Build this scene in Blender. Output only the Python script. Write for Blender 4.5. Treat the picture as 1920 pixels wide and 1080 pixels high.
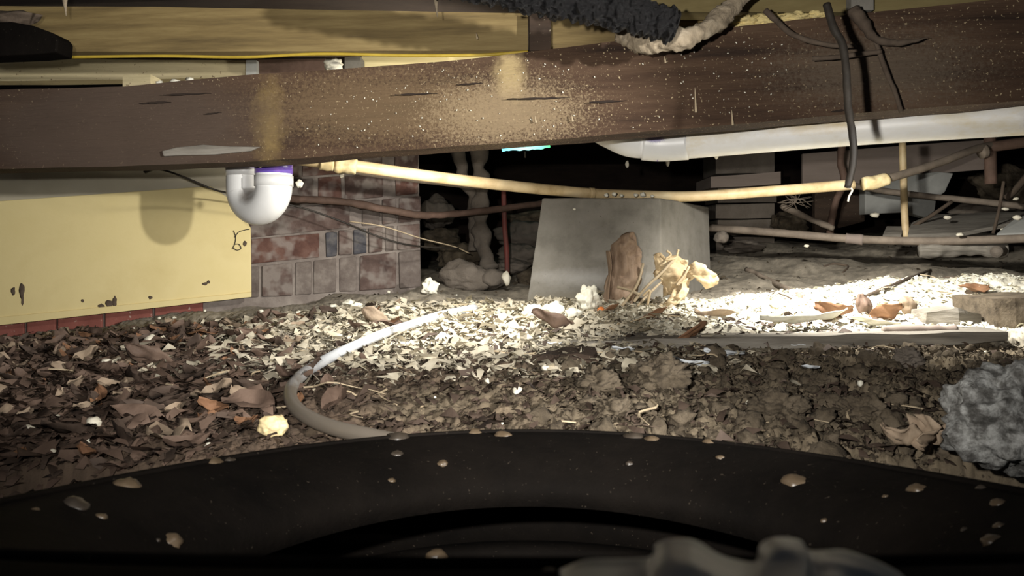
import bpy, bmesh, math, random
import numpy as np
from mathutils import Vector, Matrix, Euler, noise
from mathutils.bvhtree import BVHTree

for o in list(bpy.data.objects):
    bpy.data.objects.remove(o)
C = bpy.context.scene.collection
F, HY, CZ = 1500.0, 470.0, 0.25      # focal length in pixels, horizon row, camera height

# ---------------------------------------------------------------- camera
cam = bpy.data.cameras.new('camera')
cam.lens = F / 1920 * 36
cam.sensor_width = 36
cam.shift_y = -(540 - HY) / 1920
cam.clip_start = 0.02
cam.dof.use_dof = True
cam.dof.focus_distance = 1.9
cam.dof.aperture_fstop = 18
camo = bpy.data.objects.new('camera', cam)
camo.location = (0, 0, CZ)
camo.rotation_euler = (math.pi / 2, 0, 0)
C.objects.link(camo)
bpy.context.scene.camera = camo

# ---------------------------------------------------------------- world, lights, exposure
w = bpy.data.worlds.new('world')
bpy.context.scene.world = w
w.use_nodes = True
w.node_tree.nodes['Background'].inputs[0].default_value = (0.55, 0.6, 0.7, 1)
w.node_tree.nodes['Background'].inputs[1].default_value = 0.02

def spot(name, loc, target, power, cone, blend, radius, col):
    l = bpy.data.lights.new(name, 'SPOT')
    l.energy = power; l.spot_size = math.radians(cone); l.spot_blend = blend
    l.shadow_soft_size = radius; l.color = col
    o = bpy.data.objects.new(name, l)
    o.location = loc
    d = Vector(target) - Vector(loc)
    o.rotation_euler = d.to_track_quat('-Z', 'Y').to_euler()
    C.objects.link(o)
    return o

# hand torch just left of and above the camera, washing the bearer, joists and ground
spot('torch_beside_camera', (-0.08, 0.06, CZ + 0.055), (0.14, 2.2, CZ + 0.26), 25.0, 97, 0.95, 0.010, (1.0, 0.96, 0.90))
# second torch low on the right, aimed past the trap at the yellow board
spot('torch_from_right', (0.84, 0.0, CZ + 0.18), (-0.85, 2.05, CZ - 0.0), 60.0, 40, 0.5, 0.02, (1.0, 0.97, 0.92))
# work lamps fixed behind the bearer, shining down on the mound and up at the rafters
spot('work_lamp_behind_bearer', (-0.02, 1.58, CZ + 0.225), (-0.20, 1.80, CZ - 0.15), 10.0, 125, 0.9, 0.02, (1.0, 0.97, 0.9))
spot('work_lamp_to_right', (0.62, 1.62, CZ + 0.24), (0.80, 1.86, CZ - 0.13), 21.0, 140, 0.9, 0.02, (1.0, 0.97, 0.90))
spot('work_lamp_to_rafters', (-0.1, 1.70, CZ + 0.22), (-0.35, 1.95, CZ + 0.5), 3, 150, 0.6, 0.02, (1.0, 0.94, 0.8))

vs = bpy.context.scene.view_settings
vs.view_transform = 'Standard'; vs.look = 'None'; vs.gamma = 1.0; vs.use_curve_mapping = False
vs.exposure = 1.3

# ---------------------------------------------------------------- helpers
R = random.Random(7)
NR = np.random.RandomState(5)

def P(px, py, d):
    return Vector(((px - 960) / F * d, d, CZ + (HY - py) / F * d))

def tag(o, label=None, cat=None, group=None, kind=None):
    if label: o['label'] = label
    if cat: o['category'] = cat
    if group: o['group'] = group
    if kind: o['kind'] = kind
    return o

def link(name, me, parent=None, origin=None):
    o = bpy.data.objects.new(name, me)
    C.objects.link(o)
    if parent is not None:
        o.parent = parent
    return o

def mk(name, verts, faces, m, parent=None, smooth=True, bevel=0.0):
    """mesh given in world space; origin moved to its base"""
    V = [Vector(v) for v in verts]
    if parent is None:
        org = Vector(((min(v.x for v in V) + max(v.x for v in V)) / 2, (min(v.y for v in V) + max(v.y for v in V)) / 2, min(v.z for v in V)))
    else:
        org = Vector((0, 0, 0)) + parent.location
    me = bpy.data.meshes.new(name)
    me.from_pydata([v - org for v in V], [], faces)
    bm = bmesh.new(); bm.from_mesh(me)
    bmesh.ops.recalc_face_normals(bm, faces=bm.faces)
    bm.to_mesh(me); bm.free()
    if smooth:
        me.polygons.foreach_set('use_smooth', [True] * len(me.polygons))
    me.materials.append(m)
    o = link(name, me, parent)
    if parent is None:
        o.location = org
    if bevel:
        b = o.modifiers.new('bevel', 'BEVEL'); b.width = bevel; b.segments = 2; b.limit_method = 'ANGLE'
    return o

def empty(name, loc):
    o = bpy.data.objects.new(name, None)
    o.location = loc; o.empty_display_size = 0.05
    C.objects.link(o)
    return o

def prism(name, pts, back, m, parent=None, bevel=0.003, smooth=False):
    """polygon of (px,py,depth) extruded by vector back"""
    A = [P(*p) for p in pts]; b = Vector(back)
    return prism3(name, A, b, m, parent, bevel, smooth)

def prism3(name, A, b, m, parent=None, bevel=0.003, smooth=False):
    n = len(A)
    V = A + [a + b for a in A]
    Fc = [list(range(n)), list(range(2 * n - 1, n - 1, -1))]
    for i in range(n):
        j = (i + 1) % n
        Fc.append([i, i + n, j + n, j])
    return mk(name, V, Fc, m, parent, smooth, bevel)

def loft(name, st, th, m, parent=None, nl=60, nv=8, amp=0.002, ns=18, bevel=0.0, seed=0):
    """timber: stations (px, ytop, ybottom, depth) of the front face; th = thickness going back"""
    pxs = [s[0] for s in st]
    def at(t):
        x = pxs[0] + (pxs[-1] - pxs[0]) * t
        return P(x, np.interp(x, pxs, [s[1] for s in st]), np.interp(x, pxs, [s[3] for s in st])), \
               P(x, np.interp(x, pxs, [s[2] for s in st]), np.interp(x, pxs, [s[3] for s in st]))
    ring = 2 * nv + 2
    V, Fc = [], []
    for i in range(nl + 1):
        a, b = at(i / nl)
        row = [a.lerp(b, k / nv) for k in range(nv + 1)] + [a.lerp(b, k / nv) + Vector((0, th, 0)) for k in range(nv, -1, -1)]
        for k, v in enumerate(row):
            d = noise.noise(Vector((v.x * ns * 0.35 + seed, v.y * ns, v.z * ns)))
            edge = 1.6 if k in (0, nv, nv + 1, ring - 1) else 1.0
            V.append(v + Vector((0, d * amp * edge, d * amp * edge * 0.6)))
    for i in range(nl):
        for k in range(ring):
            k2 = (k + 1) % ring
            Fc.append([i * ring + k, (i + 1) * ring + k, (i + 1) * ring + k2, i * ring + k2])
    Fc.append(list(range(ring))); Fc.append([nl * ring + k for k in range(ring - 1, -1, -1)])
    o = mk(name, V, Fc, m, parent, False, bevel)
    return o

def smooth_path(pts, n):
    P_ = [Vector(p) for p in pts]
    if len(P_) == 2:
        return [P_[0].lerp(P_[1], i / n) for i in range(n + 1)]
    Q = [P_[0] * 2 - P_[1]] + P_ + [P_[-1] * 2 - P_[-2]]
    out = []
    seg = len(P_) - 1
    for i in range(n + 1):
        t = i / n * seg; k = min(int(t), seg - 1); u = t - k
        a, b, c, d = Q[k], Q[k + 1], Q[k + 2], Q[k + 3]
        out.append(0.5 * ((2 * b) + (c - a) * u + (2 * a - 5 * b + 4 * c - d) * u * u + (3 * b - a - 3 * c + d) * u ** 3))
    return out

def tube_mesh(path, rad, seg=12, amp=0.0, ns=40, flat=None):
    n = len(path)
    V, Fc = [], []
    up = Vector((0, 0.3, 1)).normalized()
    T0 = (path[1] - path[0]).normalized()
    N = up - T0 * up.dot(T0)
    if N.length < 0.1: N = Vector((1, 0, 0)) - T0 * T0.x
    N.normalize()
    for i in range(n):
        T = (path[min(i + 1, n - 1)] - path[max(i - 1, 0)]).normalized()
        N = (N - T * N.dot(T)).normalized(); B = T.cross(N)
        r = rad(i / (n - 1)) if callable(rad) else rad
        for k in range(seg):
            a = 2 * math.pi * k / seg
            d = N * math.cos(a) * (flat if flat else 1) + B * math.sin(a)
            rr = r
            if amp: rr += amp * noise.noise((path[i] + d * r) * ns)
            V.append(path[i] + d * rr)
    for i in range(n - 1):
        for k in range(seg):
            k2 = (k + 1) % seg
            Fc.append([i * seg + k, i * seg + k2, (i + 1) * seg + k2, (i + 1) * seg + k])
    Fc.append(list(range(seg - 1, -1, -1))); Fc.append([(n - 1) * seg + k for k in range(seg)])
    return V, Fc

def tube(name, pts, rad, m, parent=None, n=40, seg=12, amp=0.0, ns=40, flat=None, world=False):
    path = smooth_path(pts if world else [P(*p) for p in pts], n)
    V, Fc = tube_mesh(path, rad, seg, amp, ns, flat)
    o = mk(name, V, Fc, m, parent, True)
    return o

def blob_mesh(name, rx, ry, rz, m, amp=0.2, ns=1.5, sub=3, seed=0, facet=False):
    bm = bmesh.new()
    bmesh.ops.create_icosphere(bm, subdivisions=sub, radius=1)
    for v in bm.verts:
        p = v.co.copy()
        d = noise.noise(p * ns + Vector((seed * 7.3, seed, 0))) + 0.5 * noise.noise(p * ns * 2.6 + Vector((seed, 0, 3.1))) + 0.25 * noise.noise(p * ns * 6 + Vector((seed, 9, 0)))
        p *= 1 + amp * d
        v.co = Vector((p.x * rx, p.y * ry, p.z * rz))
    me = bpy.data.meshes.new(name); bm.to_mesh(me); bm.free()
    if not facet: me.polygons.foreach_set('use_smooth', [True] * len(me.polygons))
    me.materials.append(m)
    return me

def blob(name, loc, r, m, parent=None, rot=(0, 0, 0), **k):
    me = blob_mesh(name, r[0], r[1], r[2], m, **k)
    o = link(name, me, parent)
    o.location = Vector(loc) - (parent.location if parent else Vector((0, 0, 0)))
    o.rotation_euler = rot
    return o

def leaf_mesh(name, L, W, m, curl=0.5, fold=0.4, crumple=0.15, seed=0, nu=14, nv=8, point=1.0):
    rr = random.Random(seed)
    V, Fc = [], []
    bend = rr.uniform(-0.6, 0.6)
    for i in range(nu + 1):
        u = i / nu
        hw = W / 2 * (math.sin(math.pi * (0.03 + 0.94 * u) ** point)) ** 0.75
        for j in range(nv + 1):
            s = j / nv * 2 - 1
            jag = 1 + 0.22 * noise.noise(Vector((u * 7 + seed, s * 2, seed * 1.3)))
            x = (u - 0.5) * L
            y = s * hw * jag + bend * L * 0.15 * math.sin(u * math.pi)
            z = fold * abs(s) * hw + curl * L * ((u - 0.5) ** 2) * 1.2 + crumple * L * 0.5 * noise.noise(Vector((u * 3.2 + seed, s * 1.7, seed)))
            V.append((x, y, z))
    for i in range(nu):
        for j in range(nv):
            a = i * (nv + 1) + j
            Fc.append((a, a + nv + 1, a + nv + 2, a + 1))
    me = bpy.data.meshes.new(name); me.from_pydata(V, [], Fc)
    me.polygons.foreach_set('use_smooth', [True] * len(me.polygons))
    me.materials.append(m)
    return me

# ---------------------------------------------------------------- materials
def lin(c):
    return tuple((x / 255 / 12.92 if x / 255 <= 0.04045 else ((x / 255 + 0.055) / 1.055) ** 2.4) for x in c)

def mat(name, stops, scale=8.0, stretch=(1, 1, 1), rough=0.85, bump=0.3, bscale=60.0, detail=6, spec=0.3, metal=0.0, speck=None, world=False, bdist=0.002):
    """noise-ramped colours (linear) with fine noise relief"""
    m = bpy.data.materials.new(name); m.use_nodes = True
    nt = m.node_tree; N = nt.nodes; L = nt.links
    b = N['Principled BSDF']
    b.inputs['Roughness'].default_value = rough
    b.inputs['Metallic'].default_value = metal
    b.inputs['Specular IOR Level'].default_value = spec
    if world:
        g = N.new('ShaderNodeNewGeometry'); src = g.outputs['Position']
    else:
        g = N.new('ShaderNodeTexCoord'); src = g.outputs['Object']
    mp = N.new('ShaderNodeMapping'); mp.inputs['Scale'].default_value = stretch
    L.new(src, mp.inputs['Vector'])
    n1 = N.new('ShaderNodeTexNoise'); n1.inputs['Scale'].default_value = scale; n1.inputs['Detail'].default_value = detail
    n1.inputs['Roughness'].default_value = 0.65
    L.new(mp.outputs[0], n1.inputs['Vector'])
    r = N.new('ShaderNodeValToRGB')
    el = r.color_ramp.elements
    k = len(stops)
    for i, c in enumerate(stops):
        pos = 0.3 + 0.4 * i / max(1, k - 1)
        if i < 2: e = el[i]; e.position = pos
        else: e = el.new(pos)
        e.color = (*c, 1)
    L.new(n1.outputs[0], r.inputs[0])
    col = r.outputs[0]
    n2 = N.new('ShaderNodeTexNoise'); n2.inputs['Scale'].default_value = bscale; n2.inputs['Detail'].default_value = 8
    n2.inputs['Roughness'].default_value = 0.7
    L.new(mp.outputs[0], n2.inputs['Vector'])
    bp = N.new('ShaderNodeBump'); bp.inputs['Strength'].default_value = bump; bp.inputs['Distance'].default_value = bdist
    L.new(n2.outputs[0], bp.inputs['Height']); L.new(bp.outputs[0], b.inputs['Normal'])
    if speck:
        sc, th, scol = speck
        n3 = N.new('ShaderNodeTexNoise'); n3.inputs['Scale'].default_value = sc; n3.inputs['Detail'].default_value = 2
        L.new(src, n3.inputs['Vector'])
        mr = N.new('ShaderNodeMapRange'); mr.inputs[1].default_value = th; mr.inputs[2].default_value = th + (0.05 if sc > 40 else 0.16)
        L.new(n3.outputs[0], mr.inputs[0])
        mx = N.new('ShaderNodeMix'); mx.data_type = 'RGBA'
        L.new(mr.outputs[0], mx.inputs[0]); L.new(col, mx.inputs[6]); mx.inputs[7].default_value = (*scol, 1)
        col = mx.outputs[2]
    L.new(col, b.inputs['Base Color'])
    m['colour_socket'] = 1
    return m

def patch(m, centre, radii, col, edge=0.5, nscale=25, strength=1.0, fine=0.5):
    """add a stain of its own shape at a world position to a material"""
    nt = m.node_tree; N = nt.nodes; L = nt.links
    b = N['Principled BSDF']
    src = b.inputs['Base Color'].links[0].from_socket
    g = N.new('ShaderNodeNewGeometry')
    s = N.new('ShaderNodeVectorMath'); s.operation = 'SUBTRACT'; s.inputs[1].default_value = centre
    L.new(g.outputs['Position'], s.inputs[0])
    d = N.new('ShaderNodeVectorMath'); d.operation = 'DIVIDE'; d.inputs[1].default_value = radii
    L.new(s.outputs[0], d.inputs[0])
    ln = N.new('ShaderNodeVectorMath'); ln.operation = 'LENGTH'; L.new(d.outputs[0], ln.inputs[0])
    n = N.new('ShaderNodeTexNoise'); n.inputs['Scale'].default_value = nscale; n.inputs['Detail'].default_value = 8; n.inputs['Roughness'].default_value = 0.75
    L.new(g.outputs['Position'], n.inputs['Vector'])
    ma = N.new('ShaderNodeMath'); ma.operation = 'MULTIPLY_ADD'; ma.inputs[1].default_value = fine * 2; ma.inputs[2].default_value = -fine
    L.new(n.outputs[0], ma.inputs[0])
    ad = N.new('ShaderNodeMath'); ad.operation = 'ADD'; L.new(ln.outputs['Value'], ad.inputs[0]); L.new(ma.outputs[0], ad.inputs[1])
    mr = N.new('ShaderNodeMapRange'); mr.inputs[1].default_value = 1.0; mr.inputs[2].default_value = 1.0 - edge
    mr.inputs[3].default_value = 0; mr.inputs[4].default_value = strength
    L.new(ad.outputs[0], mr.inputs[0])
    mx = N.new('ShaderNodeMix'); mx.data_type = 'RGBA'
    L.new(mr.outputs[0], mx.inputs[0]); L.new(src, mx.inputs[6]); mx.inputs[7].default_value = (*col, 1)
    L.new(mx.outputs[2], b.inputs['Base Color'])

M = {}
M['bearer'] = mat('brown_timber', [(0.030, 0.017, 0.011), (0.062, 0.035, 0.021), (0.088, 0.052, 0.031), (0.12, 0.075, 0.047)], 5, (0.35, 3, 7), 0.85, 0.9, 34, speck=(230, 0.66, (0.42, 0.33, 0.2)), world=True, bdist=0.004)
M['yellow_timber'] = mat('yellow_timber', [(0.10, 0.07, 0.03), (0.19, 0.135, 0.055), (0.28, 0.21, 0.09)], 7, (0.4, 3, 6), 0.75, 0.4, 50)
M['pale_timber'] = mat('pale_timber', [(0.45, 0.38, 0.22), (0.62, 0.53, 0.32), (0.5, 0.42, 0.26)], 6, (0.4, 3, 6), 0.8, 0.4, 60, speck=(150, 0.68, (0.2, 0.14, 0.08)))
M['bright_timber'] = mat('bright_timber', [(0.7, 0.58, 0.3), (0.85, 0.74, 0.42)], 6, (0.4, 3, 6), 0.8, 0.3, 60)
M['dark_timber'] = mat('dark_timber', [(0.03, 0.02, 0.014), (0.07, 0.045, 0.03)], 8, (0.5, 3, 4), 0.85, 0.5, 70, speck=(200, 0.68, (0.3, 0.26, 0.18)))
M['olive_timber'] = mat('olive_timber', [(0.12, 0.09, 0.035), (0.2, 0.16, 0.07)], 8, (0.5, 3, 4), 0.85, 0.3, 70)
M['yellow_board'] = mat('yellow_painted_board', [(0.60, 0.49, 0.23), (0.67, 0.56, 0.28), (0.64, 0.53, 0.25)], 3, (1, 1, 1), 0.7, 0.15, 90)
M['pale_board'] = mat('pale_painted_board', [(0.38, 0.34, 0.25), (0.46, 0.42, 0.32)], 3, (1, 1, 1), 0.6, 0.2, 60)
M['ceiling'] = mat('dark_floorboards', [(0.015, 0.009, 0.007), (0.03, 0.02, 0.014)], 8, (1, 4, 4), 0.9, 0.3, 50)
M['mortar'] = mat('grey_mortar', [(0.10, 0.08, 0.07), (0.19, 0.16, 0.14), (0.27, 0.235, 0.205)], 14, (1, 1, 1), 0.95, 0.8, 90)
M['brick_red'] = mat('red_brick', [(0.06, 0.028, 0.022), (0.10, 0.05, 0.038), (0.15, 0.085, 0.066)], 22, (1, 1, 1), 0.9, 0.9, 110, speck=(24, 0.48, (0.20, 0.16, 0.14)), world=True)
M['brick_mauve'] = mat('mauve_brick', [(0.055, 0.035, 0.03), (0.09, 0.06, 0.05), (0.15, 0.11, 0.095)], 22, (1, 1, 1), 0.9, 0.9, 110, speck=(26, 0.46, (0.19, 0.16, 0.14)), world=True)
M['brick_grey'] = mat('mortar_smeared_brick', [(0.09, 0.07, 0.06), (0.14, 0.115, 0.10), (0.22, 0.19, 0.165)], 20, (1, 1, 1), 0.95, 0.9, 110, world=True)
M['brick_navy'] = mat('navy_brick', [(0.02, 0.022, 0.03), (0.06, 0.058, 0.065), (0.12, 0.11, 0.10)], 24, (1, 1, 1), 0.8, 0.5, 110)
M['brick_bright'] = mat('bright_red_brick', [(0.17, 0.055, 0.042), (0.24, 0.085, 0.066)], 16, (1, 1, 1), 0.9, 0.5, 110, speck=(70, 0.66, (0.4, 0.3, 0.25)))
M['pvc'] = mat('white_plastic_pipe', [(0.70, 0.70, 0.68), (0.80, 0.80, 0.78)], 5, (1, 1, 1), 0.35, 0.05, 60, spec=0.5)
M['pvc_stained'] = mat('stained_white_plastic_pipe', [(0.75, 0.66, 0.46), (0.86, 0.84, 0.78), (0.9, 0.9, 0.88)], 9, (1, 1, 2.5), 0.4, 0.1, 60, spec=0.5)
M['primer'] = mat('purple_primer', [(0.10, 0.07, 0.42), (0.30, 0.16, 0.6)], 20, (1, 1, 1), 0.3, 0.05, 60, spec=0.5)
M['tan_pipe'] = mat('tan_water_pipe', [(0.42, 0.30, 0.15), (0.6, 0.46, 0.26), (0.66, 0.54, 0.33)], 14, (1, 1, 1), 0.5, 0.2, 60, spec=0.4)
M['tan_joint'] = mat('sealant_joint', [(0.55, 0.42, 0.2), (0.72, 0.6, 0.36)], 40, (1, 1, 1), 0.5, 0.6, 60, spec=0.4)
M['dull_pipe'] = mat('dull_metal_pipe', [(0.14, 0.11, 0.085), (0.27, 0.22, 0.17)], 18, (1, 1, 1), 0.7, 0.5, 80)
M['brown_pipe'] = mat('brown_rusty_pipe', [(0.08, 0.05, 0.035), (0.16, 0.10, 0.075)], 18, (1, 1, 1), 0.75, 0.6, 80)
M['red_pipe'] = mat('red_painted_rod', [(0.22, 0.05, 0.04), (0.13, 0.06, 0.05)], 18, (1, 1, 1), 0.6, 0.2, 80)
M['concrete'] = mat('grey_concrete', [(0.135, 0.125, 0.105), (0.185, 0.172, 0.147), (0.22, 0.205, 0.178)], 14, (1, 1, 1), 0.95, 0.6, 120, speck=(160, 0.72, (0.12, 0.11, 0.09)))
M['slab'] = mat('pale_concrete_slab', [(0.3, 0.3, 0.28), (0.42, 0.42, 0.39)], 9, (1, 1, 1), 0.9, 0.4, 100)
M['ply'] = mat('weathered_plywood', [(0.22, 0.175, 0.145), (0.3, 0.245, 0.21)], 5, (0.5, 1, 4), 0.85, 0.3, 70)
M['grey_wood'] = mat('grey_weathered_wood', [(0.1, 0.09, 0.075), (0.2, 0.18, 0.15), (0.3, 0.28, 0.24)], 12, (0.4, 2, 5), 0.9, 0.8, 50)
M['lagging'] = mat('black_pipe_lagging', [(0.003, 0.003, 0.0035), (0.009, 0.008, 0.008)], 60, (0.5, 1, 1.6), 0.42, 1.0, 70, bdist=0.010, spec=0.3)
M['rubber'] = mat('black_rubber', [(0.0025, 0.0021, 0.0018), (0.0075, 0.0058, 0.0046)], 9, (1, 1, 1), 0.8, 0.6, 60, spec=0.05, speck=(300, 0.7, (0.03, 0.024, 0.018)))
M['black'] = mat('black_cable', [(0.012, 0.010, 0.008), (0.03, 0.024, 0.018)], 20, (1, 1, 1), 0.6, 0.3, 80)
M['cable_yellow'] = mat('yellow_cable', [(0.35, 0.24, 0.03), (0.5, 0.36, 0.05)], 20, (1, 1, 1), 0.5, 0.1, 80)
M['dusty'] = mat('dusty_fibre', [(0.16, 0.125, 0.085), (0.32, 0.26, 0.18), (0.42, 0.35, 0.26)], 30, (1, 1, 1), 0.95, 1.0, 130, bdist=0.004)
M['root'] = mat('dark_root', [(0.05, 0.035, 0.025), (0.12, 0.09, 0.065)], 20, (1, 1, 1), 0.9, 0.8, 80)
M['foam'] = mat('white_foam', [(0.62, 0.58, 0.44), (0.8, 0.78, 0.68)], 20, (1, 1, 1), 0.9, 0.8, 80)
M['foam_yellow'] = mat('yellow_foam', [(0.5, 0.38, 0.14), (0.75, 0.62, 0.3)], 20, (1, 1, 1), 0.9, 1.0, 70, bdist=0.004)
M['white_stone'] = mat('white_pebble', [(0.6, 0.55, 0.42), (0.75, 0.7, 0.58)], 14, (1, 1, 1), 0.6, 0.2, 80)
M['brown_pebble'] = mat('brown_pebble', [(0.05, 0.034, 0.02), (0.11, 0.08, 0.05)], 14, (1, 1, 1), 0.35, 0.3, 80, spec=0.6)
M['dark_pebble'] = mat('dark_pebble', [(0.022, 0.017, 0.013), (0.05, 0.04, 0.03)], 14, (1, 1, 1), 0.35, 0.3, 80, spec=0.6)
M['rock'] = mat('grey_brown_rock', [(0.11, 0.09, 0.07), (0.2, 0.17, 0.14)], 9, (1, 1, 1), 0.95, 0.8, 60, bdist=0.006)
M['mottled'] = mat('mottled_grey_stone', [(0.05, 0.048, 0.042), (0.13, 0.125, 0.115), (0.38, 0.38, 0.36), (0.6, 0.6, 0.58)], 60, (1, 1, 1), 0.95, 1.0, 70, bdist=0.008)
M['plastic'] = mat('grey_plastic_sheet', [(0.22, 0.25, 0.26), (0.33, 0.36, 0.37)], 8, (1, 1, 1), 0.35, 0.2, 40, spec=0.5)
M['leaf_a'] = mat('brown_leaf', [(0.09, 0.058, 0.042), (0.17, 0.115, 0.085)], 30, (1, 1, 1), 0.7, 0.4, 120)
M['leaf_b'] = mat('dark_brown_leaf', [(0.045, 0.030, 0.022), (0.10, 0.07, 0.052)], 30, (1, 1, 1), 0.7, 0.4, 120)
M['leaf_c'] = mat('tan_leaf', [(0.24, 0.175, 0.12), (0.36, 0.28, 0.2)], 30, (1, 1, 1), 0.75, 0.4, 120)
M['leaf_d'] = mat('rusty_leaf', [(0.17, 0.085, 0.045), (0.26, 0.14, 0.075)], 30, (1, 1, 1), 0.7, 0.4, 120)
M['husk'] = mat('dry_husk', [(0.36, 0.25, 0.13), (0.52, 0.40, 0.24), (0.66, 0.55, 0.36)], 25, (1, 1, 1), 0.7, 0.4, 90)
M['brown_husk'] = mat('brown_husk', [(0.15, 0.095, 0.06), (0.27, 0.19, 0.13), (0.34, 0.25, 0.18)], 14, (3, 3, 0.6), 0.75, 0.5, 60)
M['twig'] = mat('pale_twig', [(0.34, 0.26, 0.16), (0.5, 0.41, 0.28)], 30, (1, 1, 1), 0.8, 0.4, 90)
M['chip'] = mat('pale_chip', [(0.36, 0.31, 0.22), (0.56, 0.51, 0.4)], 30, (1, 1, 1), 0.8, 0.4, 90)
M['hose'] = mat('grey_white_hose', [(0.5, 0.52, 0.54), (0.68, 0.7, 0.72)], 9, (1, 1, 1), 0.4, 0.15, 60, spec=0.5)
M['paper'] = mat('white_scrap', [(0.6, 0.64, 0.68), (0.75, 0.78, 0.8)], 9, (1, 1, 1), 0.6, 0.2, 60)
M['orange'] = mat('orange_ball', [(0.5, 0.13, 0.03), (0.6, 0.2, 0.05)], 9, (1, 1, 1), 0.5, 0.2, 60)
M['clod'] = mat('dark_soil_clod', [(0.04, 0.03, 0.02), (0.10, 0.078, 0.052), (0.15, 0.12, 0.085)], 30, (1, 1, 1), 0.95, 1.0, 60, bdist=0.006)

# ---------------------------------------------------------------- ground
def vnoise(x, y, seed=0):
    rs = np.random.RandomState(seed); T = rs.rand(256, 256)
    xi = np.floor(x).astype(int); yi = np.floor(y).astype(int)
    fx = x - xi; fy = y - yi
    fx = fx * fx * fx * (fx * (fx * 6 - 15) + 10); fy = fy * fy * fy * (fy * (fy * 6 - 15) + 10)
    a = T[xi % 256, yi % 256]; b = T[(xi + 1) % 256, yi % 256]; c = T[xi % 256, (yi + 1) % 256]; d = T[(xi + 1) % 256, (yi + 1) % 256]
    return (a * (1 - fx) + b * fx) * (1 - fy) + (c * (1 - fx) + d * fx) * fy - 0.5

def fbm(x, y, s, octv=4, seed=0, g=0.55):
    r = 0; a = 1.0
    for o in range(octv):
        r = r + a * vnoise(x * s + 13.7 * o, y * s + 5.1 * o, seed + o); s *= 2.07; a *= g
    return r

GY = np.array([0.3, 0.835, 0.88, 1.0, 1.25, 1.5, 1.53, 1.65, 1.8, 2.0, 2.3, 2.7, 3.2, 4.6])
GX = np.array([-2.0, -0.8, -0.3, 0.1, 0.5, 0.9, 1.5, 3.0])
GZ = np.array([
    [-.45, -.45, -.45, -.45, -.45, -.45, -.45, -.45],
    [-.36, -.36, -.36, -.36, -.36, -.36, -.36, -.36],
    [-.242, -.238, -.232, -.23, -.228, -.225, -.22, -.22],
    [-.235, -.232, -.228, -.222, -.218, -.215, -.21, -.21],
    [-.228, -.222, -.212, -.208, -.205, -.198, -.19, -.19],
    [-.215, -.205, -.195, -.192, -.19, -.182, -.172, -.17],
    [-.213, -.203, -.192, -.188, -.172, -.166, -.160, -.16],
    [-.235, -.2, -.18, -.170, -.160, -.152, -.145, -.14],
    [-.272, -.205, -.165, -.150, -.143, -.128, -.115, -.11],
    [-.285, -.195, -.145, -.137, -.130, -.105, -.085, -.08],
    [-.285, -.165, -.125, -.125, -.12, -.10, -.075, -.05],
    [-.19, -.13, -.11, -.09, -.06, -.03, -.01, .0],
    [-.19, -.12, -.08, -.05, -.01, .03, .045, .05],
    [-.19, -.12, -.05, -.02, .03, .07, .08, .08]])

def base(X, Y):
    X = np.clip(X, GX[0], GX[-1]); Y = np.clip(Y, GY[0], GY[-1])
    i = np.clip(np.searchsorted(GX, X) - 1, 0, len(GX) - 2); j = np.clip(np.searchsorted(GY, Y) - 1, 0, len(GY) - 2)
    u = (X - GX[i]) / (GX[i + 1] - GX[i]); v = (Y - GY[j]) / (GY[j + 1] - GY[j])
    return (GZ[j, i] * (1 - u) + GZ[j, i + 1] * u) * (1 - v) + (GZ[j + 1, i] * (1 - u) + GZ[j + 1, i + 1] * u) * v

def sm(a, b, x):
    t = np.clip((x - a) / (b - a), 0, 1); return t * t * (3 - 2 * t)

def terr(X, Y):
    X = np.asarray(X, float); Y = np.asarray(Y, float)
    z = base(X, Y)
    near_right = sm(0.0, 0.25, X) * (1 - sm(1.35, 1.5, Y))
    mound = sm(-0.75, -0.3, X) * sm(1.55, 1.65, Y) * (1 - sm(2.02, 2.12, Y))
    back = sm(2.1, 2.3, Y)
    a = 0.010 * (1 - back * 0.2)
    z = z + a * fbm(X, Y, 9, 3, 1)
    rid = 1 - np.abs(fbm(X, Y, 26, 4, 11)) * 2.6
    z = z + (0.006 + 0.012 * near_right) * (rid - 0.6) * (1 - 0.9 * back) * (1 - .4 * mound)
    z = z + (0.0045 * (1 - back) + 0.0016 * back) * fbm(X, Y, 95, 3, 21, 0.7) * 1.6
    # mound crest on the right with broken top
    z = z + 0.014 * mound * np.maximum(0, fbm(X, Y, 14, 3, 31) + 0.1)
    # the right end of the mound stands higher and drops off behind; soft slump folds on the slope beyond
    z = z + 0.024 * sm(0.55, 0.98, X) * sm(1.72, 1.98, Y) * (1 - sm(2.02, 2.14, Y)) * (1 + .6 * fbm(X, Y, 6, 2, 41))
    z = z + back * 0.05 * fbm(X + .3 * Y, Y * 1.6, 3.2, 3, 43, .5)
    return CZ + z

def G(px, py):
    """point of the ground seen at a pixel"""
    d = np.linspace(0.7, 4.4, 2600)
    X = (px - 960) / F * d; Z = CZ + (HY - py) / F * d
    t = terr(X, d)
    k = np.argmax(Z <= t)
    if Z[k] > t[k]: k = len(d) - 1
    return Vector((X[k], d[k], t[k]))

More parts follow.
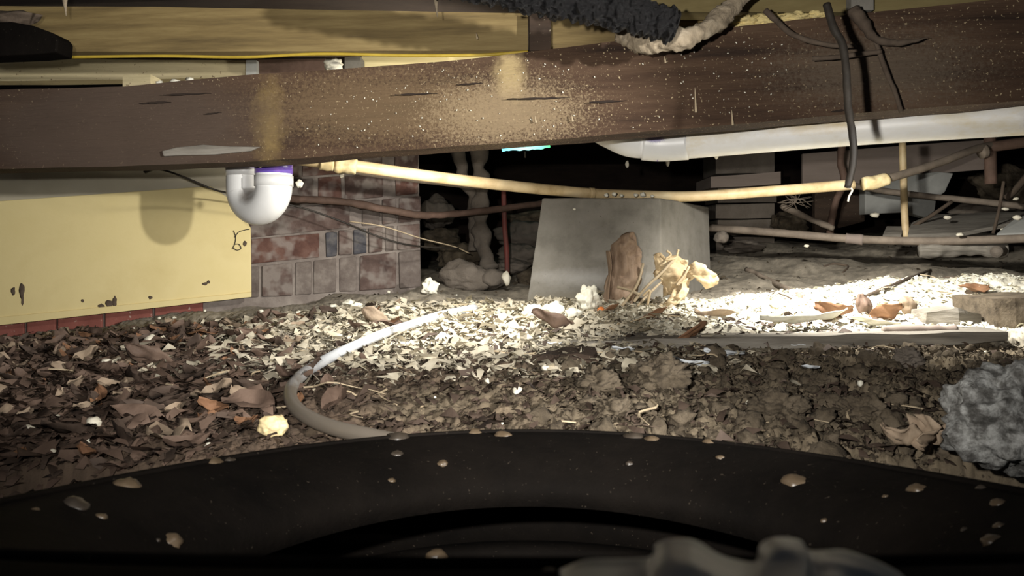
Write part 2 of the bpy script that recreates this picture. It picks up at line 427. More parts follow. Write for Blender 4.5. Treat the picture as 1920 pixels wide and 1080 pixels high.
nx, ny = 980, 640
ty = np.linspace(0, 1, ny)
Yg = 0.35 + 4.25 * (0.42 * ty + 0.58 * ty ** 2.4)
sx = np.linspace(-1, 1, nx)
YY = np.repeat(Yg[:, None], nx, 1)
XX = sx[None, :] * (0.82 * YY + 0.22)
ZZ = terr(XX, YY)
co = np.stack([XX, YY, ZZ], -1).reshape(-1, 3)
idx = np.arange(nx * ny).reshape(ny, nx)
q = np.stack([idx[:-1, :-1], idx[:-1, 1:], idx[1:, 1:], idx[1:, :-1]], -1).reshape(-1, 4)
me = bpy.data.meshes.new('floor')
me.vertices.add(len(co)); me.vertices.foreach_set('co', co.ravel())
me.loops.add(q.size); me.loops.foreach_set('vertex_index', q.ravel().astype(np.int32))
me.polygons.add(len(q)); me.polygons.foreach_set('loop_start', np.arange(0, q.size, 4, dtype=np.int32))
me.update(calc_edges=True); me.validate()
me.polygons.foreach_set('use_smooth', [True] * len(q))
# soil kinds; the sand's sharp back edge also paints where the light ends
X, Y = co[:, 0], co[:, 1]
nz = fbm(X, Y, 7, 4, 51)
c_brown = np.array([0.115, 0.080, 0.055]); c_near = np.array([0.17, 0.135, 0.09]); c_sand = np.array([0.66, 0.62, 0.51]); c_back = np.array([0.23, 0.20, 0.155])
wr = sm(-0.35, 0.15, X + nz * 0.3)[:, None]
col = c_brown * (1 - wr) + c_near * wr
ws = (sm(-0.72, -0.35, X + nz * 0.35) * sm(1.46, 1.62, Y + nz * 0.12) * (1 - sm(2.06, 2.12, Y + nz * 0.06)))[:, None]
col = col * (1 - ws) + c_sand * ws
wb = sm(2.06, 2.12, Y + nz * 0.06)[:, None]
col = col * (1 - wb) + c_back * wb
col = col * (1 + 0.55 * fbm(X, Y, 60, 3, 61)[:, None]) * (1 + 0.3 * fbm(X, Y, 14, 3, 71)[:, None])
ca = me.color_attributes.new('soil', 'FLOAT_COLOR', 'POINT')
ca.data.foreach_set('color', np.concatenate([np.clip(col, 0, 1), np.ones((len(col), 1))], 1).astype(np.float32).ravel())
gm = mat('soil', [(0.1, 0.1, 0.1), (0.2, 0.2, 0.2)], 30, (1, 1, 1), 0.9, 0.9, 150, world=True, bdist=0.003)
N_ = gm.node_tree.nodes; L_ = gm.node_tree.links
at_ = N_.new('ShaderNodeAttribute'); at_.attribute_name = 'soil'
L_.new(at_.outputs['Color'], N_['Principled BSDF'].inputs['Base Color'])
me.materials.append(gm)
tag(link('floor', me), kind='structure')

# ---------------------------------------------------------------- setting: ceiling, far walls
def boxm(name, lo, hi, m, parent=None, bevel=0.0):
    (a, b, c), (d, e, f) = lo, hi
    V = [(a, b, c), (d, b, c), (d, e, c), (a, e, c), (a, b, f), (d, b, f), (d, e, f), (a, e, f)]
    return mk(name, V, [[0, 1, 2, 3], [4, 5, 6, 7], [0, 1, 5, 4], [1, 2, 6, 5], [2, 3, 7, 6], [3, 0, 4, 7]], m, parent, False, bevel)

tag(boxm('ceiling', (-3, 0.9, CZ + 0.497), (3.2, 4.7, CZ + 0.517), M['ceiling']), kind='structure')
tag(boxm('wall_back', (-3, 4.6, -0.2), (3.5, 4.7, 0.8), M['ceiling']), kind='structure')
tag(boxm('wall_right', (3.1, 0.9, -0.2), (3.2, 4.7, 0.8), M['ceiling']), kind='structure')

# left brick wall
wall_a, wall_b = P(473, 470, 2.32), P(790, 470, 2.44)
wu = (wall_b - wall_a).normalized(); wn = Vector((wu.y, -wu.x, 0)); 
def WP(px, py, off=0.0):
    d = Vector(((px - 960) / F, 1, (HY - py) / F)); o = Vector((0, 0, CZ))
    t = (wall_a + wn * off - o).dot(wn) / d.dot(wn)
    return o + d * t
wall = prism3('wall_left', [WP(-250, 250), WP(784, 250), WP(790, 590), WP(-250, 700)], -wn * 0.12, M['mortar'], None, 0.0)
tag(wall, kind='structure')
def row_y(px, k):   # joint lines of the courses; k counts from the base upwards
    y0 = [(473, 552), (787, 524)]; 
    ya = [560, 497, 447, 393, 340, 292, 245][k]; yb = [540, 467, 416, 366, 318, 270, 222][k]
    return ya + (yb - ya) * (px - 473) / 314
rows = [
    (0, [(420, 485, 'brick_grey'), (492, 548, 'brick_mauve'), (554, 583, 'brick_grey'), (588, 630, 'brick_grey'), (636, 668, 'brick_grey'), (675, 742, 'brick_mauve'), (748, 788, 'brick_grey')]),
    (1, [(400, 466, 'brick_red'), (471, 598, 'brick_red'), (611, 632, 'brick_navy'), (635, 660, 'brick_mauve'), (663, 687, 'brick_navy'), (691, 716, 'brick_mauve'), (722, 738, 'brick_grey'), (745, 787, 'brick_mauve')]),
    (2, [(400, 462, 'brick_mauve'), (468, 656, 'brick_mauve'), (678, 712, 'brick_grey'), (717, 742, 'brick_mauve'), (747, 788, 'brick_mauve')]),
    (3, [(430, 516, 'brick_red'), (522, 588, 'brick_mauve'), (596, 640, 'brick_red'), (646, 718, 'brick_mauve'), (741, 784, 'brick_red')]),
    (4, [(480, 560, 'brick_mauve'), (567, 652, 'brick_red'), (658, 716, 'brick_mauve'), (740, 784, 'brick_mauve')]),
    (5, [(500, 600, 'brick_mauve'), (606, 690, 'brick_mauve'), (696, 782, 'brick_mauve')]),
]
def brick(px0, px1, k, m, parent):
    g = 2.3
    A = []
    for (x, kk, s) in ((px0, k + 1, g), (px1, k + 1, g), (px1, k, -g), (px0, k, -g)):
        p = WP(x, row_y(x, kk) + s, 0.0)
        A.append(p + wu * R.uniform(-.0015, .0015) + Vector((0, 0, R.uniform(-.0015, .0015))))
    off = R.uniform(0.004, 0.010)
    o = prism3('brick', [a + wn * off for a in A], -wn * (0.03), M[m], parent, 0.003)
    return o
for k, bs in rows:
    for (a, b, m) in bs:
        brick(a, b, k, m, wall)
# bright red course under the board
for (a, b, yt, yb, dd) in ((-60, 45, 590, 632, 0), (50, 104, 588, 630, 0), (108, 192, 582, 628, 0), (197, 285, 574, 624, 0), (290, 380, 565, 615, 0)):
    o = prism3('brick', [WP(a, yt - 4, .012), WP(b, yt - 8, .012), WP(b, yb, .012), WP(a, yb, .012)], -wn * .04, M['brick_bright'], wall, 0.003)
    o['label'] = 'bright red brick under the yellow board'

# ---------------------------------------------------------------- timbers
pb = M['bearer']
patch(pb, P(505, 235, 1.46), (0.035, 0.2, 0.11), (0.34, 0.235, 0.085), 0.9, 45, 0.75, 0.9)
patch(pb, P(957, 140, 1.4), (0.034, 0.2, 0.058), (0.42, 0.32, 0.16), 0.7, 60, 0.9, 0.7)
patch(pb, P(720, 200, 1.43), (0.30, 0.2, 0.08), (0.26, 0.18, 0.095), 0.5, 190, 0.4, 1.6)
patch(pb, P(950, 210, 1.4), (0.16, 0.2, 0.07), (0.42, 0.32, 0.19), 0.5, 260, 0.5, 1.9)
patch(pb, P(1660, 120, 1.27), (0.20, 0.2, 0.08), (0.13, 0.10, 0.07), 0.6, 210, 0.7, 1.4)
patch(pb, P(215, 240, 1.48), (0.36, 0.2, 0.13), (0.092, 0.064, 0.047), 0.45, 14, 0.9, 0.25)
bearer = loft('bearer_beam', [(-140, 172, 318, 1.52), (0, 168, 317, 1.5), (230, 162, 311, 1.485), (480, 139, 303, 1.46), (820, 117, 276, 1.42), (1000, 96, 264, 1.40), (1280, 62, 241, 1.36), (1500, 36, 222, 1.33), (1920, -6, 188, 1.27), (2200, -34, 166, 1.23)],
              0.085, M['bearer'], None, 220, 16, 0.0022, 30)
tag(bearer, 'long dark brown rough bearer beam spanning the whole crawl space', 'beam')
for (x, y, wd, hh, d) in ((290, 192, 60, 3, 1.475), (350, 176, 90, 3, 1.47), (780, 176, 80, 3, 1.42), (880, 157, 50, 3, 1.41), (1010, 184, 120, 3, 1.395), (1140, 190, 70, 4, 1.377), (400, 212, 30, 2, 1.468), (1575, 207, 30, 4, 1.32)):
    V = []
    n = 10
    ps = []
    for i in range(n + 1):
        t = i / n; ps.append((x - wd / 2 + wd * t, y - hh * .45 * math.sin(math.pi * t) - 3 * (t - .5) + R.uniform(-.8, .8), d - .0045))
    for i in range(n, -1, -1):
        t = i / n; ps.append((x - wd / 2 + wd * t, y + .6 + hh * math.sin(math.pi * t) * .35 - 3 * (t - .5) + R.uniform(-.8, .8), d - .0045))
    o = prism('crack', ps, (0, .004, 0), M['ceiling'], bearer, 0.0)
sp = prism('split_sliver', [(303, 283, 1.468), (330, 276, 1.465), (380, 271, 1.462), (430, 274, 1.46), (488, 275, 1.455), (470, 283, 1.455), (400, 290, 1.46), (340, 291, 1.464), (306, 293, 1.466)], (0, 0.006, 0), M['grey_wood'], bearer, 0.002)
sp['label'] = 'grey torn sliver along the lower edge'

ja = loft('floor_joist', [(-160, 10, 97, 1.60), (300, 13, 97, 1.56), (990, 25, 94, 1.50)], 0.045, M['yellow_timber'], None, 80, 8, 0.0015)
tag(ja, 'yellow-brown floor joist above the bearer, ending beside the dark block', 'joist')
jc = loft('floor_joist', [(1034, 28, 92, 1.53), (1300, 20, 80, 1.5), (1420, 16, 60, 1.49)], 0.045, M['yellow_timber'], None, 40, 6, 0.0015)
tag(jc, 'tan floor joist behind the black pipe lagging', 'joist')
blk = loft('packing_block', [(993, 24, 95, 1.46), (1033, 30, 92, 1.46)], 0.06, M['dark_timber'], None, 6, 8, 0.0015)
tag(blk, 'small dark speckled timber block at the end of the yellow joist', 'block')
jb = loft('floor_joist', [(-260, 108, 153, 2.0), (0, 110, 152, 1.98), (250, 112, 149, 1.96), (460, 113, 144, 1.94)], 0.05, M['pale_timber'], None, 60, 5, 0.002)
tag(jb, 'pale dusty joist low on the left, just over the bearer top', 'joist')
tag(loft('packing_block', [(461, 113, 145, 1.92), (481, 113, 144, 1.92)], 0.05, M['slab'], None, 4, 4, .001), 'small whitish block at the end of the pale joist', 'block')
tag(loft('timber_offcut', [(482, 112, 143, 1.94), (610, 110, 140, 1.92)], 0.05, M['brown_pipe'], None, 12, 4, .002), 'brown timber offcut right of the whitish block above the bearer', 'offcut')
tag(blob('foam_crumb', P(628, 122, 1.85), (.022, .015, .014), M['foam'], amp=.5), 'whitish foam lump wedged above the bearer by the brown offcut', 'foam lump')
tag(loft('packing_block', [(646, 108, 145, 1.9), (676, 106, 142, 1.9)], 0.05, M['concrete'], None, 4, 4, .001), 'small grey block above the bearer beside the bright yellow timber', 'block')
tag(loft('floor_joist', [(678, 92, 140, 1.98), (980, 88, 130, 1.95)], 0.05, M['bright_timber'], None, 20, 5, .0015), 'bright yellow joist glimpsed between bearer and cable', 'joist')
tag(loft('timber_offcut', [(230, 140, 168, 1.75), (282, 140, 166, 1.74)], 0.05, M['pale_timber'], None, 6, 4, .002), 'short tan offcut resting on the bearer top at left', 'offcut')
for i, (x, y, r) in enumerate(((300, 152, 7), (328, 150, 9), (356, 149, 10), (385, 149, 6), (415, 148, 6), (440, 147, 5))):
    o = blob('foam_crumb', P(x, y + 5, 1.53), (r / 1000, r / 1000, r / 1300), M['foam'], amp=.5, sub=2, seed=i)
    tag(o, 'white foam crumb in the row along the bearer top', 'crumb', 'foam crumbs on the bearer top')
ob = loft('floor_joist', [(1210, -40, 22, 1.42), (1590, -40, 23, 1.36), (1700, -40, 20, 1.35), (1900, -44, 2, 1.32), (2100, -60, -10, 1.3)], 0.05, M['olive_timber'], None, 50, 5, .0015)
tag(ob, 'olive brown joist running along the top right corner', 'joist')
tag(loft('metal_bracket', [(1596, -40, 19, 1.33), (1638, -40, 19, 1.33)], 0.02, M['concrete'], None, 4, 5, .0005), 'grey bracket on the olive joist at top right', 'bracket')

lo = prism('hanger_block', [(-40, 42, 1.35), (20, 40, 1.35), (62, 48, 1.35), (100, 62, 1.35), (108, 72, 1.35), (106, 98, 1.35), (60, 102, 1.35), (-40, 106, 1.35)], (0, .05, 0), M['rubber'], None, .003)
tag(lo, 'black chamfered hanger block at the top left corner', 'block')
tag(blob('debris_clump', P(25, 34, 1.42), (.045, .02, .012), M['root'], amp=.5, seed=3), 'dark fibrous clump on top of the black hanger block', 'clump')

bd = prism3('painted_board', [WP(-260, 395, .05), WP(395, 349, .05), WP(445, 382, .05), WP(470, 428, .05), WP(471, 548, .05), WP(-260, 622, .05)], -wn * .018, M['yellow_board'], None, .002)
tag(bd, 'large pale yellow painted board leaning on the brick wall', 'board')
for (x0, y0, x1, y1) in ((-260, 629, 471, 548),):
    o = prism3('bottom_lip', [WP(x0, y0 - 8, .056), WP(x1, y1 + 0, .056), WP(x1, y1 + 9, .056), WP(x0, y1 + 81 + 10, .056)], -wn * .02, M['yellow_board'], bd, .001)
for (pts) in ([(438, 432), (442, 445), (440, 458), (436, 466)], [(440, 445), (448, 435), (460, 431), (468, 430)], [(436, 464), (444, 469), (452, 466), (448, 458), (440, 458)]):
    path = [WP(x, y, .053) for x, y in pts]
    tube('root_stain', path, .0012, M['black'], bd, n=14, seg=6, world=True)
for i, (x, y, r, h) in enumerate(((25, 546, 4, 7), (41, 545, 4, 14), (42, 560, 2, 14), (205, 570, 7, 8), (215, 566, 4, 10), (190, 574, 6, 4), (282, 558, 4, 3), (384, 532, 5, 3), (391, 529, 3, 3), (459, 457, 4, 5), (155, 564, 3, 3))):
    o = blob('dirt_spot', WP(x, y, .0505), (r / 700, .0015, h / 700), M['root'], bd, amp=.5, sub=2, seed=i, rot=(0, 0, math.atan2(wu.y, wu.x)))
ub = prism3('upper_board', [WP(-260, 270, .02), WP(440, 290, .02), WP(440, 400, .02), WP(-260, 420, .02)], -wn * .015, M['pale_board'], None, .002)
tag(ub, 'off-white board behind and above the yellow painted board', 'board')
for i, (x, y0, y1) in enumerate(((121, -14, 30), (817, -14, 32))):
    o = tube('hanging_nail', [(x, y0, 1.32), (x + 1, y0 + 24, 1.32), (x + 3, y1, 1.32)], lambda t: .0055 * (1 - t) ** 1.3 + .0006, M['dusty'], n=12, seg=8)
    tag(o, 'dusty nail hanging over the yellow joist, ' + ('near the black hanger block' if i == 0 else 'left of the black lagging'), 'nail')

# ---------------------------------------------------------------- cables overhead
yc = tube('power_cable', [(-120, 106, 1.53), (0, 106, 1.52), (120, 107, 1.52), (300, 105, 1.51), (460, 107, 1.50), (600, 101, 1.49), (760, 104, 1.48), (900, 103, 1.47), (990, 97, 1.455)], .003, M['cable_yellow'], n=90, seg=8)
tag(yc, 'thin yellow cable slung below the yellow joist', 'cable')
lg = tube('pipe_lagging', [(800, -44, 1.15), (930, -22, 1.15), (1040, 2, 1.15), (1130, 17, 1.15), (1205, 35, 1.15), (1252, 47, 1.15), (1270, 52, 1.15)],
          lambda t: .023 * (1.0 if t < .95 else math.sqrt(max(0.05, 1 - ((t - .95) / .05) ** 2)) * .95) * (1 + .06 * math.sin(t * 60)), M['lagging'], n=300, seg=72, amp=.009, ns=150)
tag(lg, 'thick black cracked foam lagging roll at top centre', 'lagging')
fz = tube('dusty_duct', [(1440, -60, 1.3), (1395, -10, 1.26), (1345, 40, 1.24), (1300, 66, 1.22), (1255, 80, 1.22), (1205, 80, 1.25), (1165, 66, 1.3)], lambda t: .0145 + .002 * math.sin(t * 25), M['dusty'], n=90, seg=20, amp=.006, ns=120)
tag(fz, 'dusty tan flexible duct curving under the end of the black lagging', 'duct')
for i, (x, y, a, b) in enumerate(((1390, 40, 30, 12), (1435, 38, 30, 14), (1485, 33, 32, 12), (1530, 29, 24, 9))):
    tag(blob('insulation_foam', P(x, y + 4, 1.385), (a / 1000, .02, b / 1000), M['foam_yellow'], amp=.45, ns=2.5, sub=4, seed=i + 4), 'crumbly yellow foam lump squeezed between the bearer and the top right joist', 'foam lump', 'yellow foam lumps on the bearer')
c1 = tube('black_cable', [(1550, 8, 1.05), (1562, 50, 1.04), (1580, 85, 1.03), (1587, 140, 1.02), (1590, 200, 1.01), (1598, 250, 1.0), (1600, 300, 1.0), (1589, 352, 1.0)], lambda t: .0052 - .0008 * t, M['black'], n=70, seg=12, amp=.0006, ns=90)
tag(c1, 'black cable hanging down in front of the white waste pipe', 'cable')
tuf = tube('frayed_wire', [(1589, 350, 1.0), (1598, 356, 1.0), (1592, 368, 1.0), (1590, 378, 1.0)], .0012, M['white_stone'], c1, n=14, seg=6)
c2 = tube('black_cable', [(1435, 20, 1.3), (1455, 38, 1.29), (1482, 62, 1.27), (1520, 77, 1.26), (1565, 86, 1.26), (1604, 86, 1.26)], lambda t: .0052 * (1 - .35 * t), M['root'], n=40, seg=10, amp=.001, ns=90)
tag(c2, 'short dark root curving over the bearer left of the hanging cable', 'root')
c3 = tube('root', [(1600, 20, 1.28), (1622, 48, 1.26), (1642, 72, 1.25), (1690, 80, 1.25), (1742, 70, 1.25)], lambda t: .011 * (1 - .8 * t), M['root'], n=40, seg=10, amp=.003, ns=90)
tag(c3, 'thick brown root lying on the bearer right of the hanging cable', 'root')
c4 = tube('cross_strip', [(1523, 110, 1.28), (1570, 107, 1.265), (1615, 101, 1.26), (1652, 97, 1.26)], .004, M['root'], n=20, seg=8, amp=.001, ns=90)  # thin dark tube laid crosswise over the bearer face
tag(c4, 'short dark strip running crosswise behind the hanging cable', 'cable')
cable_shadow = tube('root', [(1640, 72, 1.265), (1660, 130, 1.26), (1677, 170, 1.262), (1690, 210, 1.262)], .0038, M['root'], n=20, seg=8, amp=.001, ns=90)  # dark tube added in the shape of the hanging cable's shadow
tag(cable_shadow, 'thin dark strip shaped as the shadow of the hanging cable on the bearer', 'root')
# splinters standing on the bearer face
for i, (x, y, h) in enumerate(((1303, 190, 26), (1372, 222, 16), (1246, 112, 7), (1003, 224, 7), (1072, 222, 7), (893, 68, 6))):
    d = 1.345 if y > 80 else 1.49
    d = float(np.interp(x, [480, 1000, 1280, 1500], [1.45, 1.39, 1.35, 1.32])) if y > 80 else 1.49
    o = tube('wood_splinter', [(x, y - h, d), (x + 1, y, d - .002), (x + 2, y + h * .8, d)], lambda t: .0006 + .0018 * t, M['twig'], n=8, seg=6)
    tag(o, 'pale splinter stuck on the bearer face', 'splinter', 'splinters on the bearer')
rs = random.Random(3)
for i in range(150):
    x = rs.choice([rs.uniform(560, 1250), rs.uniform(650, 1080), rs.uniform(1270, 1480)]); u = rs.uniform(.08, .95)
    yt = np.interp(x, [480, 820, 1000, 1280, 1500], [139, 117, 96, 62, 36]); yb = np.interp(x, [480, 820, 1000, 1280, 1500], [303, 276, 264, 241, 222])
    d = float(np.interp(x, [480, 820, 1000, 1280, 1500], [1.46, 1.42, 1.40, 1.36, 1.33])) - .0022
    p = P(x, yt + (yb - yt) * u, d)
    if i == 0:
        me0 = blob_mesh('dust_flake', .0013, .0006, .0008, M['foam'], amp=.5, sub=1)
    o = link('dust_flake', me0); o.location = p; s = rs.uniform(.6, 1.7); o.scale = (s, s, s); o.rotation_euler = (0, rs.uniform(0, 3), 0)
    tag(o, 'tiny pale flake clinging to the bearer face', 'flake', 'pale flakes on the bearer')

# ---------------------------------------------------------------- waste pipe and trap
wp = empty('waste_pipe', P(1300, 290, 1.6))
tube('pipe', [(1285, 268, 1.62), (1600, 240, 1.47), (1920, 218, 1.36), (2200, 198, 1.27)], .0325, M['pvc_stained'], wp, n=60, seg=40)
tube('pipe_socket', [(1205, 268, 1.64), (1240, 270, 1.635), (1290, 267, 1.62)], .0355, M['pvc'], wp, n=16, seg=40)
tube('elbow', [(1120, 238, 1.82), (1150, 252, 1.72), (1180, 264, 1.66), (1215, 268, 1.64)], .033, M['pvc'], wp, n=30, seg=36)
tube('primer_ring', [(1231, 269.5, 1.638), (1238, 270, 1.636)], .0360, M['primer'], wp, n=4, seg=40)['label'] = 'purple primer ring'
tag(wp, 'white stained plastic waste pipe running under the bearer at right', 'pipe')

tp = empty('waste_trap', P(485, 420, 1.7))
R_, rt = 37.5 / F * 1.70, 33 / F * 1.70
cx = P(485, 352, 1.70)
DY = .035
arc = [cx + Vector((-R_, DY, .13)), cx + Vector((-R_, DY, .05))] + [cx + Vector((-R_ * math.cos(a), DY * math.cos(a), -R_ * math.sin(a))) for a in [math.pi * k / 10 for k in range(11)]] + [cx + Vector((R_, -DY, .03)), cx + Vector((R_, -DY, .13))]
V, Fc = tube_mesh(smooth_path(arc, 90), rt, 40)
mk('trap_bend', V, Fc, M['pvc'], tp)
for (s, z0, z1, rr, m, nm) in ((1, 0.0, .022, rt * 1.06, 'pvc', 'collar'), (1, .026, .052, rt * 1.03, 'primer', 'primer_ring'), (-1, .028, .05, rt * 1.03, 'pvc', 'collar'), (-1, .044, .056, rt * 1.05, 'primer', 'primer_ring'), (1, .050, .16, rt * .96, 'pvc', 'tailpipe'), (-1, .050, .16, rt * .96, 'pvc', 'tailpipe')):
    V, Fc = tube_mesh([cx + Vector((s * R_, -DY if s > 0 else DY, z0)), cx + Vector((s * R_, -DY if s > 0 else DY, (z0 + z1) / 2)), cx + Vector((s * R_, -DY if s > 0 else DY, z1))], rr, 40)
    o = mk(nm, V, Fc, M[m], tp)
    if m == 'primer': o['label'] = 'purple primer ring'
for (sx1, sy1, sw, sc1) in ((1530, 226, .10, (.62, .45, .18)), (1800, 205, .16, (.6, .5, .3)), (1400, 236, .05, (.6, .52, .35)), (1880, 235, .03, (.35, .3, .24))):
    patch(M['pvc_stained'], P(sx1, sy1, 1.42), (sw, .2, .022), sc1, .9, 25, .7, .8)
patch(M['pvc'], P(466, 366, 1.68), (.030, .08, .025), (0.11, 0.07, 0.045), 0.9, 60, .95, .3)  # brown patch paints in the shade of the gap inside the U
patch(M['pvc'], P(545, 348, 1.64), (.006, .03, .007), (0.2, 0.12, 0.05), 0.5, 90, .9, .3)
patch(M['pvc'], P(1228, 258, 1.6), (.02, .04, .012), (0.2, 0.16, 0.4), 0.5, 90, .8, .9)
tag(tp, 'white plastic U-shaped waste trap with purple primer rings', 'pipe trap')
tag(blob('foam_crumb', P(562, 345, 1.68), (.0075, .006, .008), M['foam'], amp=.4, seed=8), 'cream foam blob stuck to the right side of the waste trap', 'crumb')
tag(blob('foam_crumb', P(488, 306, 1.6), (.009, .006, .009), M['white_stone'], amp=.3, seed=9), 'white blob under the bearer between the two legs of the trap', 'crumb')
tag(blob('foam_crumb', P(641, 327, 2.0), (.006, .005, .009), M['white_stone'], amp=.3, seed=19), 'small white drip below the joint of the tan water pipe', 'crumb')

# ---------------------------------------------------------------- tan water pipe etc
wt = empty('water_pipe', P(1170, 380, 2.2))
tube('pipe', [(470, 286, 1.84), (545, 296, 1.85), (640, 308, 1.88), (800, 330, 1.98), (960, 349, 2.08), (1110, 363, 2.17), (1180, 366, 2.2), (1300, 368, 2.22), (1450, 358, 2.2), (1600, 346, 2.2)], .0145, M['tan_pipe'], wt, n=110, seg=20)
tube('pipe_branch', [(1650, 338, 2.2), (1700, 325, 2.25), (1770, 302, 2.32), (1850, 274, 2.4), (1960, 262, 2.45)], .0115, M['dull_pipe'], wt, n=40, seg=16)
for (a, b, c) in (((600, 303, 1.865), (625, 306, 1.875), .019), ((628, 306, 1.877), (668, 312, 1.89), .0195)):
    tube('coupling', [a, b], c, M['tan_joint'], wt, n=10, seg=20, amp=.005, ns=60)
tube('coupling', [(1105, 362.5, 2.168), (1114, 363, 2.172)], .0158, M['tan_pipe'], wt, n=3, seg=20)
tube('coupling', [(1618, 345, 2.2), (1640, 342, 2.2), (1664, 336, 2.2)], .018, M['tan_joint'], wt, n=14, seg=20, amp=.004, ns=60)
tag(wt, 'tan water pipe sagging over the concrete stump with lumpy joints', 'pipe')
o = tube('thin_pipe', [(560, 303, 2.12), (630, 317, 2.12), (740, 333, 2.15), (860, 347, 2.2), (900, 350, 2.22)], .007, M['dull_pipe'], n=30, seg=10)
tag(o, 'thin dull pipe close behind the left half of the tan pipe', 'pipe')
o = tube('rusty_pipe', [(540, 372, 2.25), (640, 378, 2.28), (720, 392, 2.3), (800, 404, 2.38), (900, 396, 2.5), (1040, 378, 2.62)], .0105, M['brown_pipe'], n=60, seg=14, amp=.003, ns=50)
tag(o, 'brown rusty pipe crossing the brick wall behind the concrete stump', 'pipe')
o = tube('red_rod', [(944, 340, 2.62), (946, 420, 2.62), (950, 470, 2.6), (951, 512, 2.6)], .0085, M['red_pipe'], n=20, seg=10)
tag(o, 'thin red upright rod left of the concrete stump', 'rod')
for i, pts in enumerate(([(855, 262, 2.7), (862, 300, 2.7), (872, 340, 2.7), (886, 372, 2.7), (890, 420, 2.7), (893, 470, 2.7)], [(902, 262, 2.68), (898, 310, 2.68), (903, 350, 2.68), (899, 400, 2.68), (904, 450, 2.66), (918, 505, 2.62)])):
    o = tube('lagged_pipe', pts, (lambda t: .021 + .008 * abs(math.sin(t * 14))) if i else (lambda t: .018 + .006 * abs(math.sin(t * 11))), M['rock'], n=60, seg=16, amp=.014, ns=30)
    tag(o, ('right' if i else 'left') + ' of two lumpy grey upright lagged pipes beyond the brick wall', 'pipe')
# thin wire from left board across the wall
o = tube('thin_wire', [(270, 322, 2.0), (300, 318, 1.98), (345, 332, 1.96), (400, 355, 1.98), (440, 364, 2.06), (560, 388, 2.15), (640, 415, 2.2), (700, 440, 2.2), (770, 460, 2.25), (860, 466, 2.4)], .0025, M['black'], n=90, seg=6)
tag(o, 'thin black wire sagging from the bearer across the brick wall', 'wire')
o = tube('thin_wire', [(655, 415, 2.28), (720, 425, 2.28), (790, 447, 2.35), (850, 462, 2.45), (880, 475, 2.5)], .002, M['twig'], n=40, seg=6)
tag(o, 'thin pale wire trailing off the end of the brick wall', 'wire')
o = prism('hanger_strap', [(268, 300, 1.97), (300, 300, 1.97), (292, 316, 1.97), (270, 326, 1.97)], (0, .01, 0), M['black'])
tag(o, 'dark strap end under the bearer where the thin wire starts', 'strap')
# glowing slit seen under bearer
em = bpy.data.materials.new('lit_strip'); em.use_nodes = True
nt = em.node_tree; g = nt.nodes.new('ShaderNodeNewGeometry'); sx_ = nt.nodes.new('ShaderNodeSeparateXYZ'); nt.links.new(g.outputs['Position'], sx_.inputs[0])
mr = nt.nodes.new('ShaderNodeMapRange'); mr.inputs[1].default_value = P(940, 272, 2.9).x; mr.inputs[2].default_value = P(1032, 272, 2.9).x
nt.links.new(sx_.outputs[0], mr.inputs[0]); cr = nt.nodes.new('ShaderNodeValToRGB'); nt.links.new(mr.outputs[0], cr.inputs[0])
cr.color_ramp.elements[0].color = (.15, .7, 1, 1); cr.color_ramp.elements[1].color = (.08, .6, .2, 1)
e = cr.color_ramp.elements.new(.45); e.color = (.4, .95, .9, 1)
b = nt.nodes['Principled BSDF']; b.inputs['Base Color'].default_value = (.1, .1, .1, 1)
nt.links.new(cr.outputs[0], b.inputs['Emission Color']); b.inputs['Emission Strength'].default_value = 0.95
o = tube('light_slit', [(941, 279, 2.9), (960, 277, 2.9), (985, 277, 2.9), (1010, 275, 2.9), (1031, 272, 2.9)], .011, em, n=30, seg=10, amp=.006, ns=60, flat=.8)
tag(o, 'glowing cyan and green slit beneath the bearer', 'light slit')
for (a, b_) in (((984, 270), (985, 296)),):
    tag(tube('drip', [(a[0], a[1] + 14, 2.85), (b_[0], b_[1], 2.85)], .003, M['dull_pipe'], n=6, seg=6), 'small pale drip below the glowing slit', 'drip')
for i, (x, y, d) in enumerate(((1176, 308, 2.4), (1252, 305, 2.4), (1343, 292, 2.2))):
    tag(blob('hanging_drip', P(x, y, d), (.006, .004, .011), M['white_stone'], amp=.3, sub=2, seed=i), 'small white bead hanging in the dark behind the white pipe', 'bead', 'white beads in the dark')

# ---------------------------------------------------------------- concrete stump
A0, A1, A2 = P(1016, 371, 2.12), P(1239, 371, 2.10), P(1329, 388, 2.42)
B0, B1, B2 = P(984, 590, 2.06), P(1242, 592, 2.04), P(1334, 560, 2.40)
A3 = A0 + (A2 - A1); B3 = B0 + (B2 - B1)
A3.z = A2.z
V = [B0, B1, B2, B3, A0, A1, A2, A3]
st = mk('concrete_stump', V, [[0, 1, 2, 3], [4, 5, 6, 7], [0, 1, 5, 4], [1, 2, 6, 5], [2, 3, 7, 6], [3, 0, 4, 7]], M['concrete'], None, False, .004)
bm = bmesh.new(); bm.from_mesh(st.data)
bmesh.ops.subdivide_edges(bm, edges=bm.edges, cuts=40, use_grid_fill=True)
for v in bm.verts:
    q_ = v.co * 1.0
    v.co += Vector((1, 1, 1)) * .0012 * noise.noise(q_ * 28) + Vector((.6, 1, .6)) * .0008 * noise.noise(q_ * 110)
bm.to_mesh(st.data); bm.free()
patch(M['concrete'], P(1110, 520, 2.07), (.19, .2, .03), (0.36, 0.35, 0.33), 0.9, 30, .7, .6)  # paler band paints the hazy light low on the front face
patch(M['concrete'], P(1080, 565, 2.06), (.2, .2, .028), (0.15, 0.135, 0.105), 0.4, 20, .8, .4)
tag(st, 'tapered grey concrete stump standing in the middle of the dirt', 'concrete stump')
